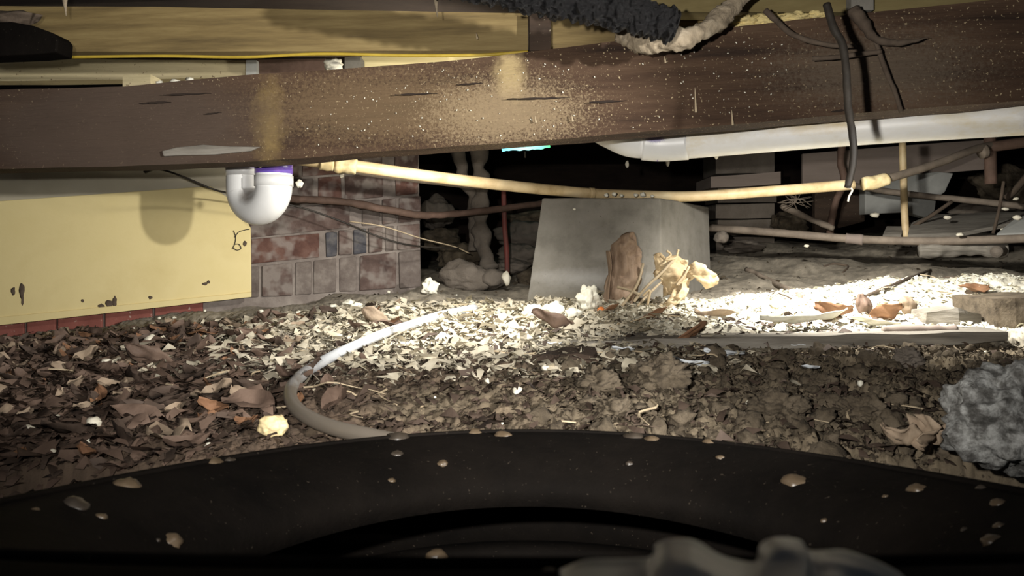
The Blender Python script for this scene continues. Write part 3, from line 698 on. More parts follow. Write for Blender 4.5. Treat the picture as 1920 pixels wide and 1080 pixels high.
for i, (x, y, r) in enumerate(((1137, 366, 5), (1152, 364, 5), (1165, 367, 4), (1192, 366, 5), (1205, 365, 6), (1223, 368, 4))):
    p = P(x, y, 2.13)
    tag(blob('foam_crumb', (p.x, p.y, max(p.z, A1.z + r / 1400)), (r / 800, r / 900, r / 1000), M['foam'], amp=.5, sub=2, seed=i), 'pale crumb on top of the concrete stump', 'crumb', 'crumbs on the stump')
tag(blob('foam_crumb', P(1077, 392, 2.105), (.004, .003, .003), M['foam'], amp=.4, sub=2), 'tiny white fleck on the face of the stump', 'crumb')

# upright brown husk in front of stump
def sheet(name, rows_, m, parent=None, th=.0015, rough=.003, sub=3):
    """crumpled sheet through rows of (px,py,d) control points"""
    nr, nc = len(rows_), len(rows_[0])
    G3 = [[P(*p) for p in r] for r in rows_]
    nu, nv = (nr - 1) * sub * 2 + 1, (nc - 1) * sub * 2 + 1
    cols = [smooth_path([G3[i][j] for i in range(nr)], nu - 1) for j in range(nc)]
    V = []
    for i in range(nu):
        line = smooth_path([cols[j][i] for j in range(nc)], nv - 1)
        for v in line:
            nn = noise.noise(v * 60) + .5 * noise.noise(v * 140)
            V.append(v + Vector((nn * .3, -nn, nn * .3)) * rough)
    Fc = [[i * nv + j, (i + 1) * nv + j, (i + 1) * nv + j + 1, i * nv + j + 1] for i in range(nu - 1) for j in range(nv - 1)]
    o = mk(name, V, Fc, m, parent)
    s = o.modifiers.new('thick', 'SOLIDIFY'); s.thickness = th
    return o
hk = sheet('upright_husk', [
    [(1158, 452, 1.98), (1165, 442, 1.97), (1176, 437, 1.965), (1186, 436, 1.97), (1192, 446, 1.985)],
    [(1146, 462, 1.99), (1158, 458, 1.96), (1175, 455, 1.95), (1192, 458, 1.965), (1199, 468, 1.99)],
    [(1144, 490, 1.99), (1156, 482, 1.965), (1172, 486, 1.95), (1190, 484, 1.97), (1203, 486, 1.985)],
    [(1138, 520, 1.99), (1152, 520, 1.96), (1170, 520, 1.955), (1188, 515, 1.95), (1204, 515, 1.985)],
    [(1132, 550, 1.99), (1146, 552, 1.965), (1162, 548, 1.945), (1180, 545, 1.96), (1194, 545, 1.98)],
    [(1128, 578, 1.99), (1142, 580, 1.97), (1158, 580, 1.955), (1172, 580, 1.965), (1182, 578, 1.98)]], M['brown_husk'], rough=.013)
tag(hk, 'brown curled husk standing upright against the stump', 'husk')
sheet('folded_flap', [[(1143, 470, 1.955), (1136, 470, 1.985)], [(1146, 500, 1.95), (1140, 520, 1.99)], [(1142, 540, 1.95), (1130, 560, 1.99)], [(1140, 578, 1.95), (1126, 580, 1.99)]], M['brown_husk'], hk, rough=.002)
dl = sheet('dry_leaf_cluster', [
    [(1238, 492, 1.93), (1262, 478, 1.92), (1282, 488, 1.92), (1300, 506, 1.91)],
    [(1226, 512, 1.92), (1256, 505, 1.9), (1286, 508, 1.905), (1310, 514, 1.9)],
    [(1240, 532, 1.92), (1262, 530, 1.90), (1280, 535, 1.90), (1292, 530, 1.91)],
    [(1246, 556, 1.92), (1258, 552, 1.91), (1268, 556, 1.91), (1278, 560, 1.92)]], M['husk'], rough=.016)
tag(dl, 'pale dry crumpled leaf cluster leaning by the stump corner', 'dry leaf')
sheet('leaf_lobe', [[(1284, 506, 1.91), (1300, 492, 1.89), (1312, 494, 1.9)], [(1300, 520, 1.88), (1320, 508, 1.87), (1335, 510, 1.88)], [(1318, 538, 1.89), (1338, 528, 1.875), (1349, 520, 1.88)], [(1322, 541, 1.9), (1336, 537, 1.89), (1348, 530, 1.89)]], M['husk'], dl, rough=.013)
sheet('leaf_lobe', [[(1224, 478, 1.93), (1236, 474, 1.92), (1248, 484, 1.92)], [(1226, 492, 1.92), (1238, 488, 1.91), (1248, 495, 1.91)], [(1230, 508, 1.92), (1238, 505, 1.91), (1244, 505, 1.92)]], M['husk'], dl, rough=.010)
sheet('leaf_lobe', [[(1276, 520, 1.91), (1288, 524, 1.9)], [(1262, 545, 1.9), (1284, 548, 1.89)], [(1250, 562, 1.9), (1274, 566, 1.885)], [(1234, 580, 1.91), (1246, 584, 1.9)]], M['husk'], dl, rough=.013)
sheet('leaf_lobe', [[(1296, 520, 1.9), (1282, 525, 1.89)], [(1290, 548, 1.89), (1276, 545, 1.88)], [(1280, 564, 1.89), (1264, 558, 1.88)]], M['husk'], dl, rough=.010)
tube('leaf_stalk', [(1262, 488, 1.9), (1240, 512, 1.89), (1215, 535, 1.88), (1196, 556, 1.88), (1188, 566, 1.88)], .0035, M['twig'], dl, n=24, seg=8, amp=.001)
tube('leaf_stalk', [(1250, 470, 1.9), (1258, 478, 1.9), (1248, 486, 1.89), (1266, 484, 1.9), (1272, 468, 1.9)], .0028, M['husk'], dl, n=24, seg=8, amp=.001)
tube('leaf_stalk', [(1292, 500, 1.89), (1284, 515, 1.885), (1268, 535, 1.88)], .003, M['twig'], dl, n=24, seg=8, amp=.001)
for i, (pts, lb) in enumerate((([(1206, 494, 1.9), (1196, 530, 1.88), (1180, 555, 1.87), (1166, 574, 1.87)], 'pale dry stalk leaning between the brown husk and the leaf cluster'),
                               ([(1158, 538, 1.9), (1180, 544, 1.88), (1198, 552, 1.86)], 'short pale stick lying across the foot of the brown husk'),
                               ([(1250, 520, 1.93), (1228, 540, 1.9), (1208, 560, 1.87), (1195, 574, 1.86)], 'thick tan stalk propped below the leaf cluster'),
                               ([(1205, 555, 1.85), (1218, 545, 1.85), (1214, 572, 1.85)], 'bent dry strip at the foot of the leaf cluster'))):
    tag(tube('dry_stalk', pts, .0032, M['twig'] if i != 3 else M['husk'], n=20, seg=8, amp=.001), lb, 'stalk')

# ---------------------------------------------------------------- things in the background right
pr = empty('brick_pier', P(1395, 440, 3.05))
for i, (y0, y1) in enumerate(((286, 326), (352, 380), (383, 410), (413, 442), (445, 470))):
    e = 4 if i % 2 else 0
    loft('pier_block', [(1342 + e, y0, y1, 3.05 + .01 * (i % 2)), (1452 + e, y0 - 2, y1 - 1, 3.05)], .2, M['rock'], pr, 6, 4, .004)
loft('pier_cap', [(1333, 332, 352, 3.0), (1464, 322, 345, 2.98)], .24, M['ply'], pr, 8, 3, .003)
tag(pr, 'dim brick pier with a flat cap beyond the stump', 'pier')
tag(prism('plywood_sheet', [(1505, 288, 2.95), (1700, 272, 2.92), (1846, 262, 2.9), (1846, 318, 2.9), (1700, 330, 2.92), (1620, 345, 2.93), (1505, 350, 2.95)], (0, .018, 0), M['ply']), 'large mauve-grey plywood sheet behind the water pipe at right', 'board')
tag(prism('concrete_slab', [(1622, 340, 2.86), (1758, 322, 2.84), (1788, 325, 2.84), (1772, 360, 2.84), (1756, 372, 2.84), (1753, 395, 2.84), (1736, 408, 2.84), (1700, 398, 2.84), (1622, 402, 2.86)], (0, .05, 0), M['slab']), 'broken pale grey slab leaning below the plywood sheet', 'slab')
tag(prism('dark_board', [(1528, 350, 3.0), (1620, 350, 3.0), (1622, 415, 3.0), (1528, 440, 3.0)], (0, .03, 0), M['dark_timber']), 'dark board standing left of the pale grey slab', 'board')
for i, (x, y, rx, rz, d) in enumerate(((830, 450, 40, 22, 3.0), (985, 440, 50, 25, 3.0), (860, 480, 40, 25, 2.9), (975, 480, 38, 25, 2.9), (1000, 410, 50, 14, 3.1), (820, 400, 30, 30, 3.2), (1480, 420, 30, 22, 3.0), (1850, 395, 60, 20, 2.9), (1890, 350, 60, 35, 3.2), (960, 500, 34, 14, 2.75), (1000, 525, 30, 20, 2.6), (1395, 462, 40, 12, 2.9))):
    tag(blob('rubble_stone', P(x, y, d), (rx / F * d, .06, rz / F * d), M['rock'] if i % 2 else M['clod'], amp=.35, seed=i, sub=4), 'dark rubble stone in the gloom behind', 'stone', 'rubble stones in the dark background')
tag(blob('boulder', P(873, 520, 2.42), (.075, .05, .05), M['rock'], amp=.35, ns=1.1, seed=33, sub=4), 'brown angular boulder right of the brick wall end', 'boulder')
tag(blob('boulder', P(925, 522, 2.4), (.04, .03, .03), M['rock'], amp=.35, ns=1.1, seed=37, sub=3), 'grey stone between the boulder and the white stone', 'stone')
tag(blob('white_stone', P(949, 522, 2.3), (.013, .012, .02), M['white_stone'], amp=.3, ns=1.1, seed=34), 'white upright stone left of the concrete stump', 'stone')
tag(blob('foam_lump', P(806, 538, 2.2), (.022, .015, .02), M['foam'], amp=.5, ns=1.8, seed=35, sub=4), 'cream foam lump at the right end of the brick wall', 'foam lump')
tag(blob('small_stone', P(1353, 445, 2.5), (.022, .02, .02), M['rock'], amp=.3, seed=36), 'small grey stone at the right edge of the stump', 'stone')
o = tube('copper_pipe', [(1582, 258, 2.7), (1576, 300, 2.7), (1583, 340, 2.7), (1568, 375, 2.7), (1560, 410, 2.7), (1556, 440, 2.72)], .012, M['brown_pipe'], n=40, seg=10, amp=.002)
tag(o, 'brown bent upright pipe left of the tan pole', 'pipe')
o = tube('root', [(1465, 385, 2.72), (1490, 398, 2.7), (1530, 415, 2.68), (1562, 428, 2.68)], .011, M['dull_pipe'], n=20, seg=10, amp=.004)
tag(o, 'grey slanting branch behind the lower grey pipe', 'branch')
for i in range(9):
    a = R.uniform(0, 6.28); b_ = a + R.uniform(1.5, 4)
    c_ = (1492, 378)
    o = tube('cobweb_strand', [(c_[0] + 34 * math.cos(a), c_[1] + 18 * math.sin(a), 2.7), (c_[0] + R.uniform(-12, 12), c_[1] + R.uniform(-8, 8), 2.66), (c_[0] + 34 * math.cos(b_), c_[1] + 18 * math.sin(b_), 2.7)], .0018, M['dull_pipe'], n=14, seg=5, amp=.0008)
    tag(o, 'dusty cobweb strand in the tangle beside the brick pier', 'cobweb', 'cobweb tangle by the pier')
o = tube('tan_pole', [(1692, 268, 2.5), (1694, 330, 2.5), (1696, 400, 2.48), (1699, 446, 2.47)], .0108, M['tan_pipe'], n=20, seg=12)
tag(o, 'thin tan upright pole in front of the plywood sheet', 'pole')
gp = empty('grey_pipe', P(1600, 460, 2.4))
tube('pipe', [(1322, 426, 2.66), (1450, 436, 2.55), (1600, 448, 2.45), (1750, 452, 2.36), (1960, 446, 2.25)], .0125, M['dull_pipe'], gp, n=60, seg=14, amp=.001)
tube('coupling', [(1586, 447, 2.46), (1618, 450, 2.44)], .016, M['ply'], gp, n=8, seg=14, amp=.003)
tag(gp, 'long dull grey pipe lying low across the dirt at right', 'pipe')
o = tube('grey_pipe', [(1590, 346, 2.72), (1660, 358, 2.7), (1740, 368, 2.66), (1840, 378, 2.6), (1960, 392, 2.55)], .0105, M['dull_pipe'], n=40, seg=12, amp=.001)
tag(o, 'grey-brown pipe crossing in front of the broken slab', 'pipe')
o = tube('thin_rod', [(1882, 340, 2.4), (1874, 390, 2.4), (1862, 438, 2.4)], .0048, M['root'], n=12, seg=8)
tag(o, 'thin dark rod leaning beside the grey bark slabs', 'rod')
o = tube('thin_rod', [(1680, 442, 2.5), (1740, 408, 2.5), (1785, 378, 2.5)], .006, M['root'], n=12, seg=8)
tag(o, 'dark stick slanting up behind the tan pole', 'stick')
o = tube('thin_rod', [(1885, 372, 2.45), (1900, 360, 2.45), (1930, 325, 2.45)], .010, M['root'], n=12, seg=8)
tag(o, 'dark stick at the right edge above the grey slabs', 'stick')
tee = empty('pipe_tee', P(1856, 340, 2.42))
tube('riser', [(1856, 256, 2.42), (1858, 345, 2.42)], .017, M['brown_pipe'], tee, n=8, seg=16)
tube('branch', [(1852, 276, 2.41), (1960, 262, 2.36)], .016, M['brown_pipe'], tee, n=8, seg=16)
tube('collar', [(1838, 285, 2.40), (1848, 282, 2.40)], .022, M['dull_pipe'], tee, n=4, seg=16)
tag(tee, 'dark brown pipe tee at the right edge', 'pipe fitting')
def flat(name, pts, th, m, label, cat, bev=.002):
    o = prism(name, pts, (0, 0, -th), m, None, bev); tag(o, label, cat); return o
flat('bark_slab', [(1702, 440, 2.40), (1800, 437, 2.38), (1925, 412, 2.42), (1930, 396, 2.62), (1745, 402, 2.66), (1706, 418, 2.52)], .012, M['grey_wood'], 'large flat grey bark slab behind the low grey pipe', 'slab')
flat('bark_slab', [(1868, 438, 2.34), (1935, 436, 2.32), (1935, 402, 2.4), (1905, 408, 2.42)], .012, M['slab'], 'pale grey slab piece at the right edge behind the pipe', 'slab')
flat('bark_slab', [(1655, 440, 2.44), (1690, 440, 2.44), (1695, 424, 2.5), (1662, 424, 2.52)], .01, M['grey_wood'], 'small rounded bark piece left of the foot of the tan pole', 'slab')
for i, (x, y, r, d) in enumerate(((1640, 403, 9, 2.6), (1776, 408, 7, 2.45), (1885, 392, 6, 2.4), (1800, 440, 6, 2.3), (1512, 461, 5, 2.4), (1908, 408, 8, 2.3), (1838, 432, 4, 2.4), (1880, 430, 4, 2.38), (1905, 373, 6, 2.4))):
    tag(blob('white_chip', P(x, y, d), (r / 600, r / 900, r / 1100), M['white_stone'], amp=.4, sub=2, seed=i + 50), 'small white chip lying among the slabs and pipes at right', 'chip', 'white chips among the slabs')
lg2 = tube('broken_log', [(1722, 470, 2.38), (1790, 467, 2.36), (1845, 468, 2.34), (1888, 470, 2.32)], lambda t: .021 + .004 * math.sin(t * 9), M['grey_wood'], n=40, seg=18, amp=.008, ns=40)
tag(lg2, 'broken grey log lying just below the low grey pipe', 'log')
tag(tube('pipe_stub', [(1868, 472, 2.26), (1880, 470, 2.32)], .016, M['rock'], n=6, seg=16), 'round pipe stub beside the broken log', 'pipe')
for i, (pts, r, lb) in enumerate((([(1400, 508), (1425, 518), (1455, 535), (1500, 558)], .008, 'grey half-buried branch on the dirt slope right of the stump'),
                                  ([(1600, 566), (1650, 545), (1700, 525), (1745, 507)], .004, 'long thin dark root lying on the dirt slope at right'),
                                  ([(1545, 500), (1565, 496), (1590, 500), (1580, 512)], .0035, 'small bent dark root on the dirt slope'))):
    pp = [G(x, y) + Vector((0, 0, r * .3)) for x, y in pts]
    tag(tube('buried_branch', pp, r, M['root'] if i else M['dull_pipe'], n=30, seg=8, amp=r * .5, world=True), lb, 'branch')

# ---------------------------------------------------------------- ground things
up = Vector((0, 0, 1))
def gl(name, px, py, L, W, m, label, rot=(0, 0, 0), curl=.5, fold=.4, crumple=.2, seed=1, lift=.004, cat='leaf', point=1.0, group=None):
    me = leaf_mesh(name, L, W, M[m], curl, fold, crumple, seed, point=point)
    o = link(name, me); o.location = G(px, py) + Vector((0, 0, lift)); o.rotation_euler = rot
    s = o.modifiers.new('thick', 'SOLIDIFY'); s.thickness = .0012
    tag(o, label, cat, group); return o

# long buried plank with its cut edge
pk = loft('buried_plank', [(1000, 647, 668, 1.56), (1190, 636, 662, 1.53), (1400, 632, 657, 1.51), (1700, 626, 648, 1.5), (1890, 621, 640, 1.49)], .10, M['grey_wood'], None, 120, 5, .0035, 40)
tag(pk, 'long grey plank edge half buried below the pale sandy mound', 'plank')
# block at right edge
bk = loft('stone_block', [(1868, 566, 640, 1.62), (1905, 562, 640, 1.6), (2050, 558, 640, 1.58)], .16, M['clod'], None, 24, 10, .010, 30)
tag(bk, 'rough grey-brown stone block at the right edge of the mound', 'block')
ch = loft('timber_chunk', [(1737, 585, 618, 1.66), (1800, 580, 622, 1.64), (1840, 590, 624, 1.66)], .07, M['grey_wood'], None, 20, 6, .006, 40)
tag(ch, 'weathered timber chunk on the mound left of the stone block', 'wood chunk')
rl = tube('rolled_bark', [P(1655, 620, 1.56), P(1720, 619, 1.55), P(1792, 620, 1.55)], .0105, M['ply'], n=30, seg=16, amp=.003, world=True)
tag(rl, 'rolled piece of bark resting on the plank edge', 'bark')
gl('dead_leaf', 1825, 548, .085, .05, 'leaf_d', 'orange-brown leaf lying on top of the mound at far right', (.3, 0, .3), .3, .2, .2, 3, .008)
gl('dead_leaf', 1568, 600, .09, .05, 'leaf_d', 'rust-brown curled leaf on the mound above the white bark strip', (-.7, .1, .2), .6, .5, .3, 5, .012)
gl('dead_leaf', 1625, 590, .055, .035, 'leaf_a', 'small upright brown leaf standing on the mound', (-1.3, 1.2, .2), .6, .5, .3, 6, .018)
gl('dead_leaf', 1662, 602, .07, .045, 'leaf_d', 'brown leaf slanting behind the rolled bark', (-.9, -.4, -.6), .5, .3, .3, 7, .014)
gl('dead_leaf', 1705, 592, .055, .035, 'leaf_c', 'tan leaf standing between rolled bark and timber chunk', (-1.1, 1.0, .3), .6, .5, .3, 16, .014)
gl('dead_leaf', 1300, 645, .075, .042, 'leaf_d', 'rust-brown leaf leaning on the plank edge', (-.7, -.55, .2), .3, .3, .2, 8, .016)
gl('dead_leaf', 1225, 600, .07, .035, 'leaf_d', 'brown pointed leaf in the bright sand in front of the stump', (-.5, -.4, .1), .3, .4, .2, 9, .008)
gl('dead_leaf', 1142, 590, .055, .03, 'leaf_d', 'small rust leaf by the orange ball', (-.4, -.4, .2), .3, .4, .2, 10, .008)
gl('dead_leaf', 1040, 622, .11, .05, 'leaf_a', 'large dark brown leaf curled left of the stump foot', (-.6, .35, -.1), .4, .6, .3, 11, .012)
gl('dead_leaf', 1345, 598, .10, .045, 'leaf_c', 'olive-tan leaf half sunk in the bright sand', (-.2, 0, .1), .4, .3, .3, 12, .006)
gl('dead_leaf', 700, 612, .07, .045, 'leaf_c', 'tan leaf standing up beside the hose', (-1.0, .7, .3), .5, .5, .3, 13, .014)
gl('dead_leaf', 400, 632, .12, .07, 'leaf_d', 'rust-coloured leaf on the heap below the board corner', (-.25, .1, -.2), -.3, -.2, .2, 14, .012)
gl('dead_leaf', 590, 560, .075, .04, 'leaf_d', 'flat rust leaf at the foot of the brick wall', (-.15, .05, .0), .2, .1, .1, 15, .006)
gl('dead_leaf', 280, 690, .09, .05, 'leaf_a', 'brown curled leaf standing in the left leaf litter', (-.9, .5, .7), .5, .5, .3, 17, .012)
gl('dead_leaf', 1510, 615, .19, .035, 'foam', 'long white bark strip lying along the mound foot', (-.25, -.08, .15), .3, .5, .1, 18, .012, 'bark')
gl('dead_leaf', 1640, 618, .10, .03, 'foam', 'short white bark strip beside the rolled bark', (-.25, .12, -.1), .3, .5, .1, 19, .010, 'bark')
tag(blob('foam_lump', G(1103, 582) + Vector((0, 0, .024)), (.026, .02, .030), M['foam'], amp=.45, ns=2.2, seed=41, sub=4), 'bright cream foam lump in front of the stump', 'foam lump')
tag(blob('orange_ball', G(1127, 588) + Vector((0, 0, .006)), (.009, .009, .009), M['orange'], amp=.1), 'small orange ball beside the cream foam lump', 'ball')
for i, (x, y, r) in enumerate(((1415, 575, 15), (1457, 572, 15), (940, 598, 12), (1000, 590, 22), (1040, 588, 24), (1075, 592, 18), (655, 572, 16), (668, 575, 13), (625, 578, 12), (680, 580, 9), (560, 585, 7), (490, 582, 6), (745, 580, 10), (775, 582, 11))):
    tag(blob('foam_lump', G(x, y + 4) + Vector((0, 0, r / 2200)), (r / 950, r / 1100, r / 1300), M['foam'], amp=.5, ns=2, seed=i + 60, sub=3), 'whitish foam lump strewn along the top of the bright ground', 'foam lump', 'foam lumps along the bright ground')
# dark wood piece and clods in the centre
wc = loft('rotten_wood', [(1006, 668, 706, 1.42), (1060, 662, 704, 1.40), (1122, 663, 700, 1.40)], .05, M['dark_timber'], None, 20, 6, .008, 50)
tag(wc, 'dark rotten wood piece lying in the middle of the ground', 'wood chunk')
for i, (x, y, r, lb) in enumerate(((1125, 715, 34, 'pointed dark soil clod right of the rotten wood'), (1240, 700, 44, 'large crumbly black soil clod right of the white scrap'), (1460, 760, 40, 'rough brown soil clod on the right, near the tyre'), (1620, 765, 34, 'smooth-topped soil clod above the right of the tyre'), (1700, 670, 22, 'round pale clod on the gritty ground at right'), (1545, 715, 20, 'small angular clod left of the gritty ground'), (1150, 765, 30, 'rounded brown stone at the tyre edge'))):
    p = G(x, y + r * .5); s = r / F * p.y
    tag(blob('soil_clod', p + Vector((0, 0, s * .35)), (s * 1.2, s, s * .8), M['clod'] if i != 4 else M['rock'], amp=.5, ns=2.0, seed=i + 80, sub=5), lb, 'soil clod')
for i, (x, y, L, W, rz, lb) in enumerate(((1168, 664, .045, .03, .2, 'bluish white scrap right of the rotten wood'), (1360, 672, .10, .012, .5, 'long white sliver on the ground below the plank'), (1290, 690, .07, .012, -.2, 'short white sliver beside the black clod'), (1500, 658, .04, .018, .2, 'white scrap on the gritty ground below the plank edge'), (1520, 700, .03, .016, 0, 'small white scrap near the angular clod'), (1040, 652, .03, .014, .3, 'small bluish scrap above the rotten wood'))):
    gl('white_scrap', x, y, L, W, 'paper', lb, (-.3, .1, rz), .2, .2, .2, i + 30, .008, 'scrap')
hs = []
for (x, y) in ((890, 588), (850, 597), (790, 612), (735, 630), (690, 648), (650, 668), (600, 694), (560, 715), (538, 735), (530, 760), (540, 785), (565, 803), (600, 818), (640, 832), (690, 842), (740, 850)):
    p = G(x, y); hs.append(Vector((p.x, p.y, p.z)))
# even out the hose so that it lies over the litter
for _ in range(3):
    hs = [hs[0]] + [(hs[i - 1] + hs[i] * 2 + hs[i + 1]) / 4 for i in range(1, len(hs) - 1)] + [hs[-1]]
hs = [Vector((h.x, h.y, max(h.z, float(terr(h.x, h.y))) + .013)) for h in smooth_path(hs, 60)]
for _ in range(6):
    hs = [hs[0]] + [(hs[i - 1] + hs[i] * 2 + hs[i + 1]) / 4 for i in range(1, len(hs) - 1)] + [hs[-1]]
hs_t = hs[-12]
patch(M['hose'], tuple(hs_t), (.28, .42, .2), (0.17, 0.14, 0.105), .5, 30, .95, .4)
o = tube('garden_hose', hs, .0095, M['hose'], n=120, seg=16, world=True)
tag(o, 'pale grey hose curving over the leaf litter in the foreground', 'hose')
tag(blob('yellow_stone', G(512, 818) + Vector((0, 0, .012)), (.017, .013, .013), M['tan_joint'], amp=.3, seed=90, sub=4), 'yellow stone at the end of the hose', 'stone')
for i, (x, y, r, lb) in enumerate(((52, 812, 12, 'oval white pebble at far left of the litter'), (175, 798, 14, 'white snail shell in the left litter'), (98, 850, 6, 'tiny cream pebble at the left edge above the tyre'), (121, 732, 6, 'tiny white pebble in the left litter'), (200, 686, 12, 'white crumpled crumb in the left litter'), (285, 642, 13, 'white curled shell piece near the red bricks'), (46, 693, 5, 'tiny white pebble below the red bricks'), (108, 780, 4, 'small white grain above the snail shell'), (1022, 692, 8, 'round pale bead on the rotten wood'), (970, 733, 9, 'cream pebble left of the dark clod'))):
    p = G(x, y + 3); s = r / F * p.y
    tag(blob('pebble', p + Vector((0, 0, s * .6)), (s, s, s * .75), M['white_stone'], amp=.2, seed=i + 100, sub=3), lb, 'pebble')

# individual dead leaves, twigs, crumbs
lm = [leaf_mesh('dead_leaf', L, W, M[m], c, f, k, s, nu=8, nv=5) for (L, W, m, c, f, k, s) in (
    (.052, .026, 'leaf_a', .6, .5, .4, 1), (.046, .022, 'leaf_b', .9, .3, .4, 2), (.06, .028, 'leaf_a', .3, .8, .3, 3), (.038, .022, 'leaf_c', .6, .5, .4, 4), (.05, .02, 'leaf_b', .5, .9, .4, 5), (.034, .02, 'leaf_d', .8, .4, .4, 6), (.062, .024, 'leaf_c', .4, .5, .5, 7), (.044, .028, 'leaf_a', .9, .6, .5, 8))]
def scatter(meshes, name, n, xr, yr, label, cat, group, tilt, lift, seed, smin=.7, smax=1.3, dens=None):
    r = random.Random(seed); k = 0
    while k < n:
        y = r.uniform(*yr); x = r.uniform(*xr)
        if abs(x) > .66 * y + .03: continue
        if dens and r.random() > dens(x, y): continue
        o = link(name, r.choice(meshes)); s = r.uniform(smin, smax)
        o.location = (x, y, float(terr(x, y)) + lift * s)
        o.rotation_euler = (r.gauss(0, tilt), r.gauss(0, tilt), r.uniform(0, 6.28)); o.scale = (s, s, s)
        lb = label[o.data.name.split('.')[0]] if False else (label if isinstance(label, str) else label[meshes.index(o.data)])
        tag(o, lb, cat, group); k += 1
scatter(lm, 'dead_leaf', 290, (-1.3, -.25), (.86, 2.0), ['cupped mid-brown dead leaf in the left litter', 'tightly curled dark dead leaf in the left litter', 'broad folded brown dead leaf in the left litter', 'short tan dead leaf in the left litter', 'sharply folded dark dead leaf in the left litter', 'small rusty dead leaf in the left litter', 'long crumpled tan dead leaf in the left litter', 'wide crumpled brown dead leaf in the left litter'], 'leaf', 'dead leaves in the left litter', .3, .007, 1, .7, 1.35, lambda x, y: 1 if x < -.45 else .35)
tw = []
for s in range(5):
    rr = random.Random(s)
    L = rr.uniform(.04, .11)
    path = smooth_path([Vector((-L / 2, 0, 0)), Vector((-L / 6, rr.uniform(-.01, .01), rr.uniform(0, .006))), Vector((L / 6, rr.uniform(-.012, .012), rr.uniform(-.002, .006))), Vector((L / 2, rr.uniform(-.01, .01), 0))], 8)
    V, Fc = tube_mesh(path, lambda t: .0018 * (1 - .6 * t), 5)
    me = bpy.data.meshes.new('twig'); me.from_pydata([tuple(v) for v in V], [], Fc); me.materials.append(M['twig'] if s < 3 else M['root']); tw.append(me)
scatter(tw, 'twig', 150, (-1.0, 1.2), (.95, 2.1), 'thin dry twig lying on the littered ground', 'twig', 'twigs on the ground', .15, .006, 2, .6, 1.2, lambda x, y: 1 if -.5 < x < .4 else .4)
cm = [blob_mesh('white_crumb', .0042, .0038, .0032, M['foam'], amp=.4, sub=2, seed=s) for s in range(4)]
scatter(cm, 'white_crumb', 110, (-1.2, 1.3), (.9, 2.3), 'small white crumb dotted over the dirt', 'crumb', 'white crumbs on the dirt', .5, .0035, 3, .45, 1.3)
gmx = [blob_mesh('soil_lump', .014, .012, .009, M['clod'], amp=.5, sub=3, seed=s, ns=2) for s in range(4)]
scatter(gmx, 'soil_lump', 180, (.0, 1.2), (.88, 1.48), 'small brown soil lump on the gritty ground at right', 'soil lump', 'soil lumps on the right', .5, .002, 4, .4, 1.5)

# uncountable fine litter: one mesh per kind
def litter(name, n, xr, yr, dens, size, asp, m, seed, tilt=.5, thick=.15, label='', cat=''):
    rs = np.random.RandomState(seed)
    Xs = rs.uniform(xr[0], xr[1], n * 6); Ys = rs.uniform(yr[0], yr[1], n * 6)
    keep = (rs.rand(n * 6) < dens(Xs, Ys)) & (np.abs(Xs) < .72 * Ys + .05)
    Xs, Ys = Xs[keep][:n], Ys[keep][:n]; n = len(Xs)
    Zs = terr(Xs, Ys)
    L = size * np.clip(rs.lognormal(-.25, .5, n), .2, 1.8); Wd = L * rs.uniform(asp[0], asp[1], n)
    # six-vertex bent chip: 2 x 3 grid
    base_ = np.array([(-.5, -.35, .0), (0, -.5, .18), (.5, -.2, .0), (-.5, .3, .05), (.05, .5, .22), (.5, .25, -.05)])
    V = base_[None] * np.stack([L, Wd, L], 1)[:, None, :]
    V = V * (1 + rs.uniform(-.6, .6, V.shape)) + rs.uniform(-.12, .12, V.shape) * L[:, None, None]
    a, b, c = rs.uniform(0, 6.28, n), rs.normal(0, tilt, n), rs.normal(0, tilt, n)
    ca_, sa = np.cos(b), np.sin(b); x, y, z = V[..., 0], V[..., 1].copy(), V[..., 2].copy()
    y2 = y * ca_[:, None] - z * sa[:, None]; z2 = y * sa[:, None] + z * ca_[:, None]
    x2 = x * np.cos(c)[:, None] + z2 * np.sin(c)[:, None]; z3 = -x * np.sin(c)[:, None] + z2 * np.cos(c)[:, None]
    x3 = x2 * np.cos(a)[:, None] - y2 * np.sin(a)[:, None]; y3 = x2 * np.sin(a)[:, None] + y2 * np.cos(a)[:, None]
    co = np.stack([x3 + Xs[:, None], y3 + Ys[:, None], z3 + Zs[:, None] + (L * .18)[:, None]], -1)
    fq = np.array([[0, 1, 4, 3], [1, 2, 5, 4]])
    q = (np.arange(n)[:, None, None] * 6 + fq[None]).reshape(-1, 4)
    me = bpy.data.meshes.new(name)
    co = co.reshape(-1, 3)
    me.vertices.add(len(co)); me.vertices.foreach_set('co', co.ravel())
    me.loops.add(q.size); me.loops.foreach_set('vertex_index', q.ravel().astype(np.int32))
    me.polygons.add(len(q)); me.polygons.foreach_set('loop_start', np.arange(0, q.size, 4, dtype=np.int32))
    me.update(calc_edges=True); me.materials.append(m)
    o = link(name, me); tag(o, label, cat, None, 'stuff'); return o
left = lambda x, y: (1 - sm(-.62, -.25, x + .35 * sm(1.45, 1.75, y))) * (1 - .9 * sm(1.88, 1.98, y))
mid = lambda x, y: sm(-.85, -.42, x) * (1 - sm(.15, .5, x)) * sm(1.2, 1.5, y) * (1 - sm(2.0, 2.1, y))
midn = lambda x, y: sm(-.7, -.3, x) * (1 - sm(.5, 1.0, x)) * (1 - sm(1.6, 1.8, y))
right = lambda x, y: sm(.1, .4, x) * sm(1.55, 1.6, y) * (1 - sm(2.0, 2.1, y))
litter('leaf_litter', 9000, (-1.6, 0), (.8, 2.1), left, .019, (.35, .8), M['leaf_a'], 1, .24, label='thick layer of broken brown leaf bits on the left', cat='leaf litter')
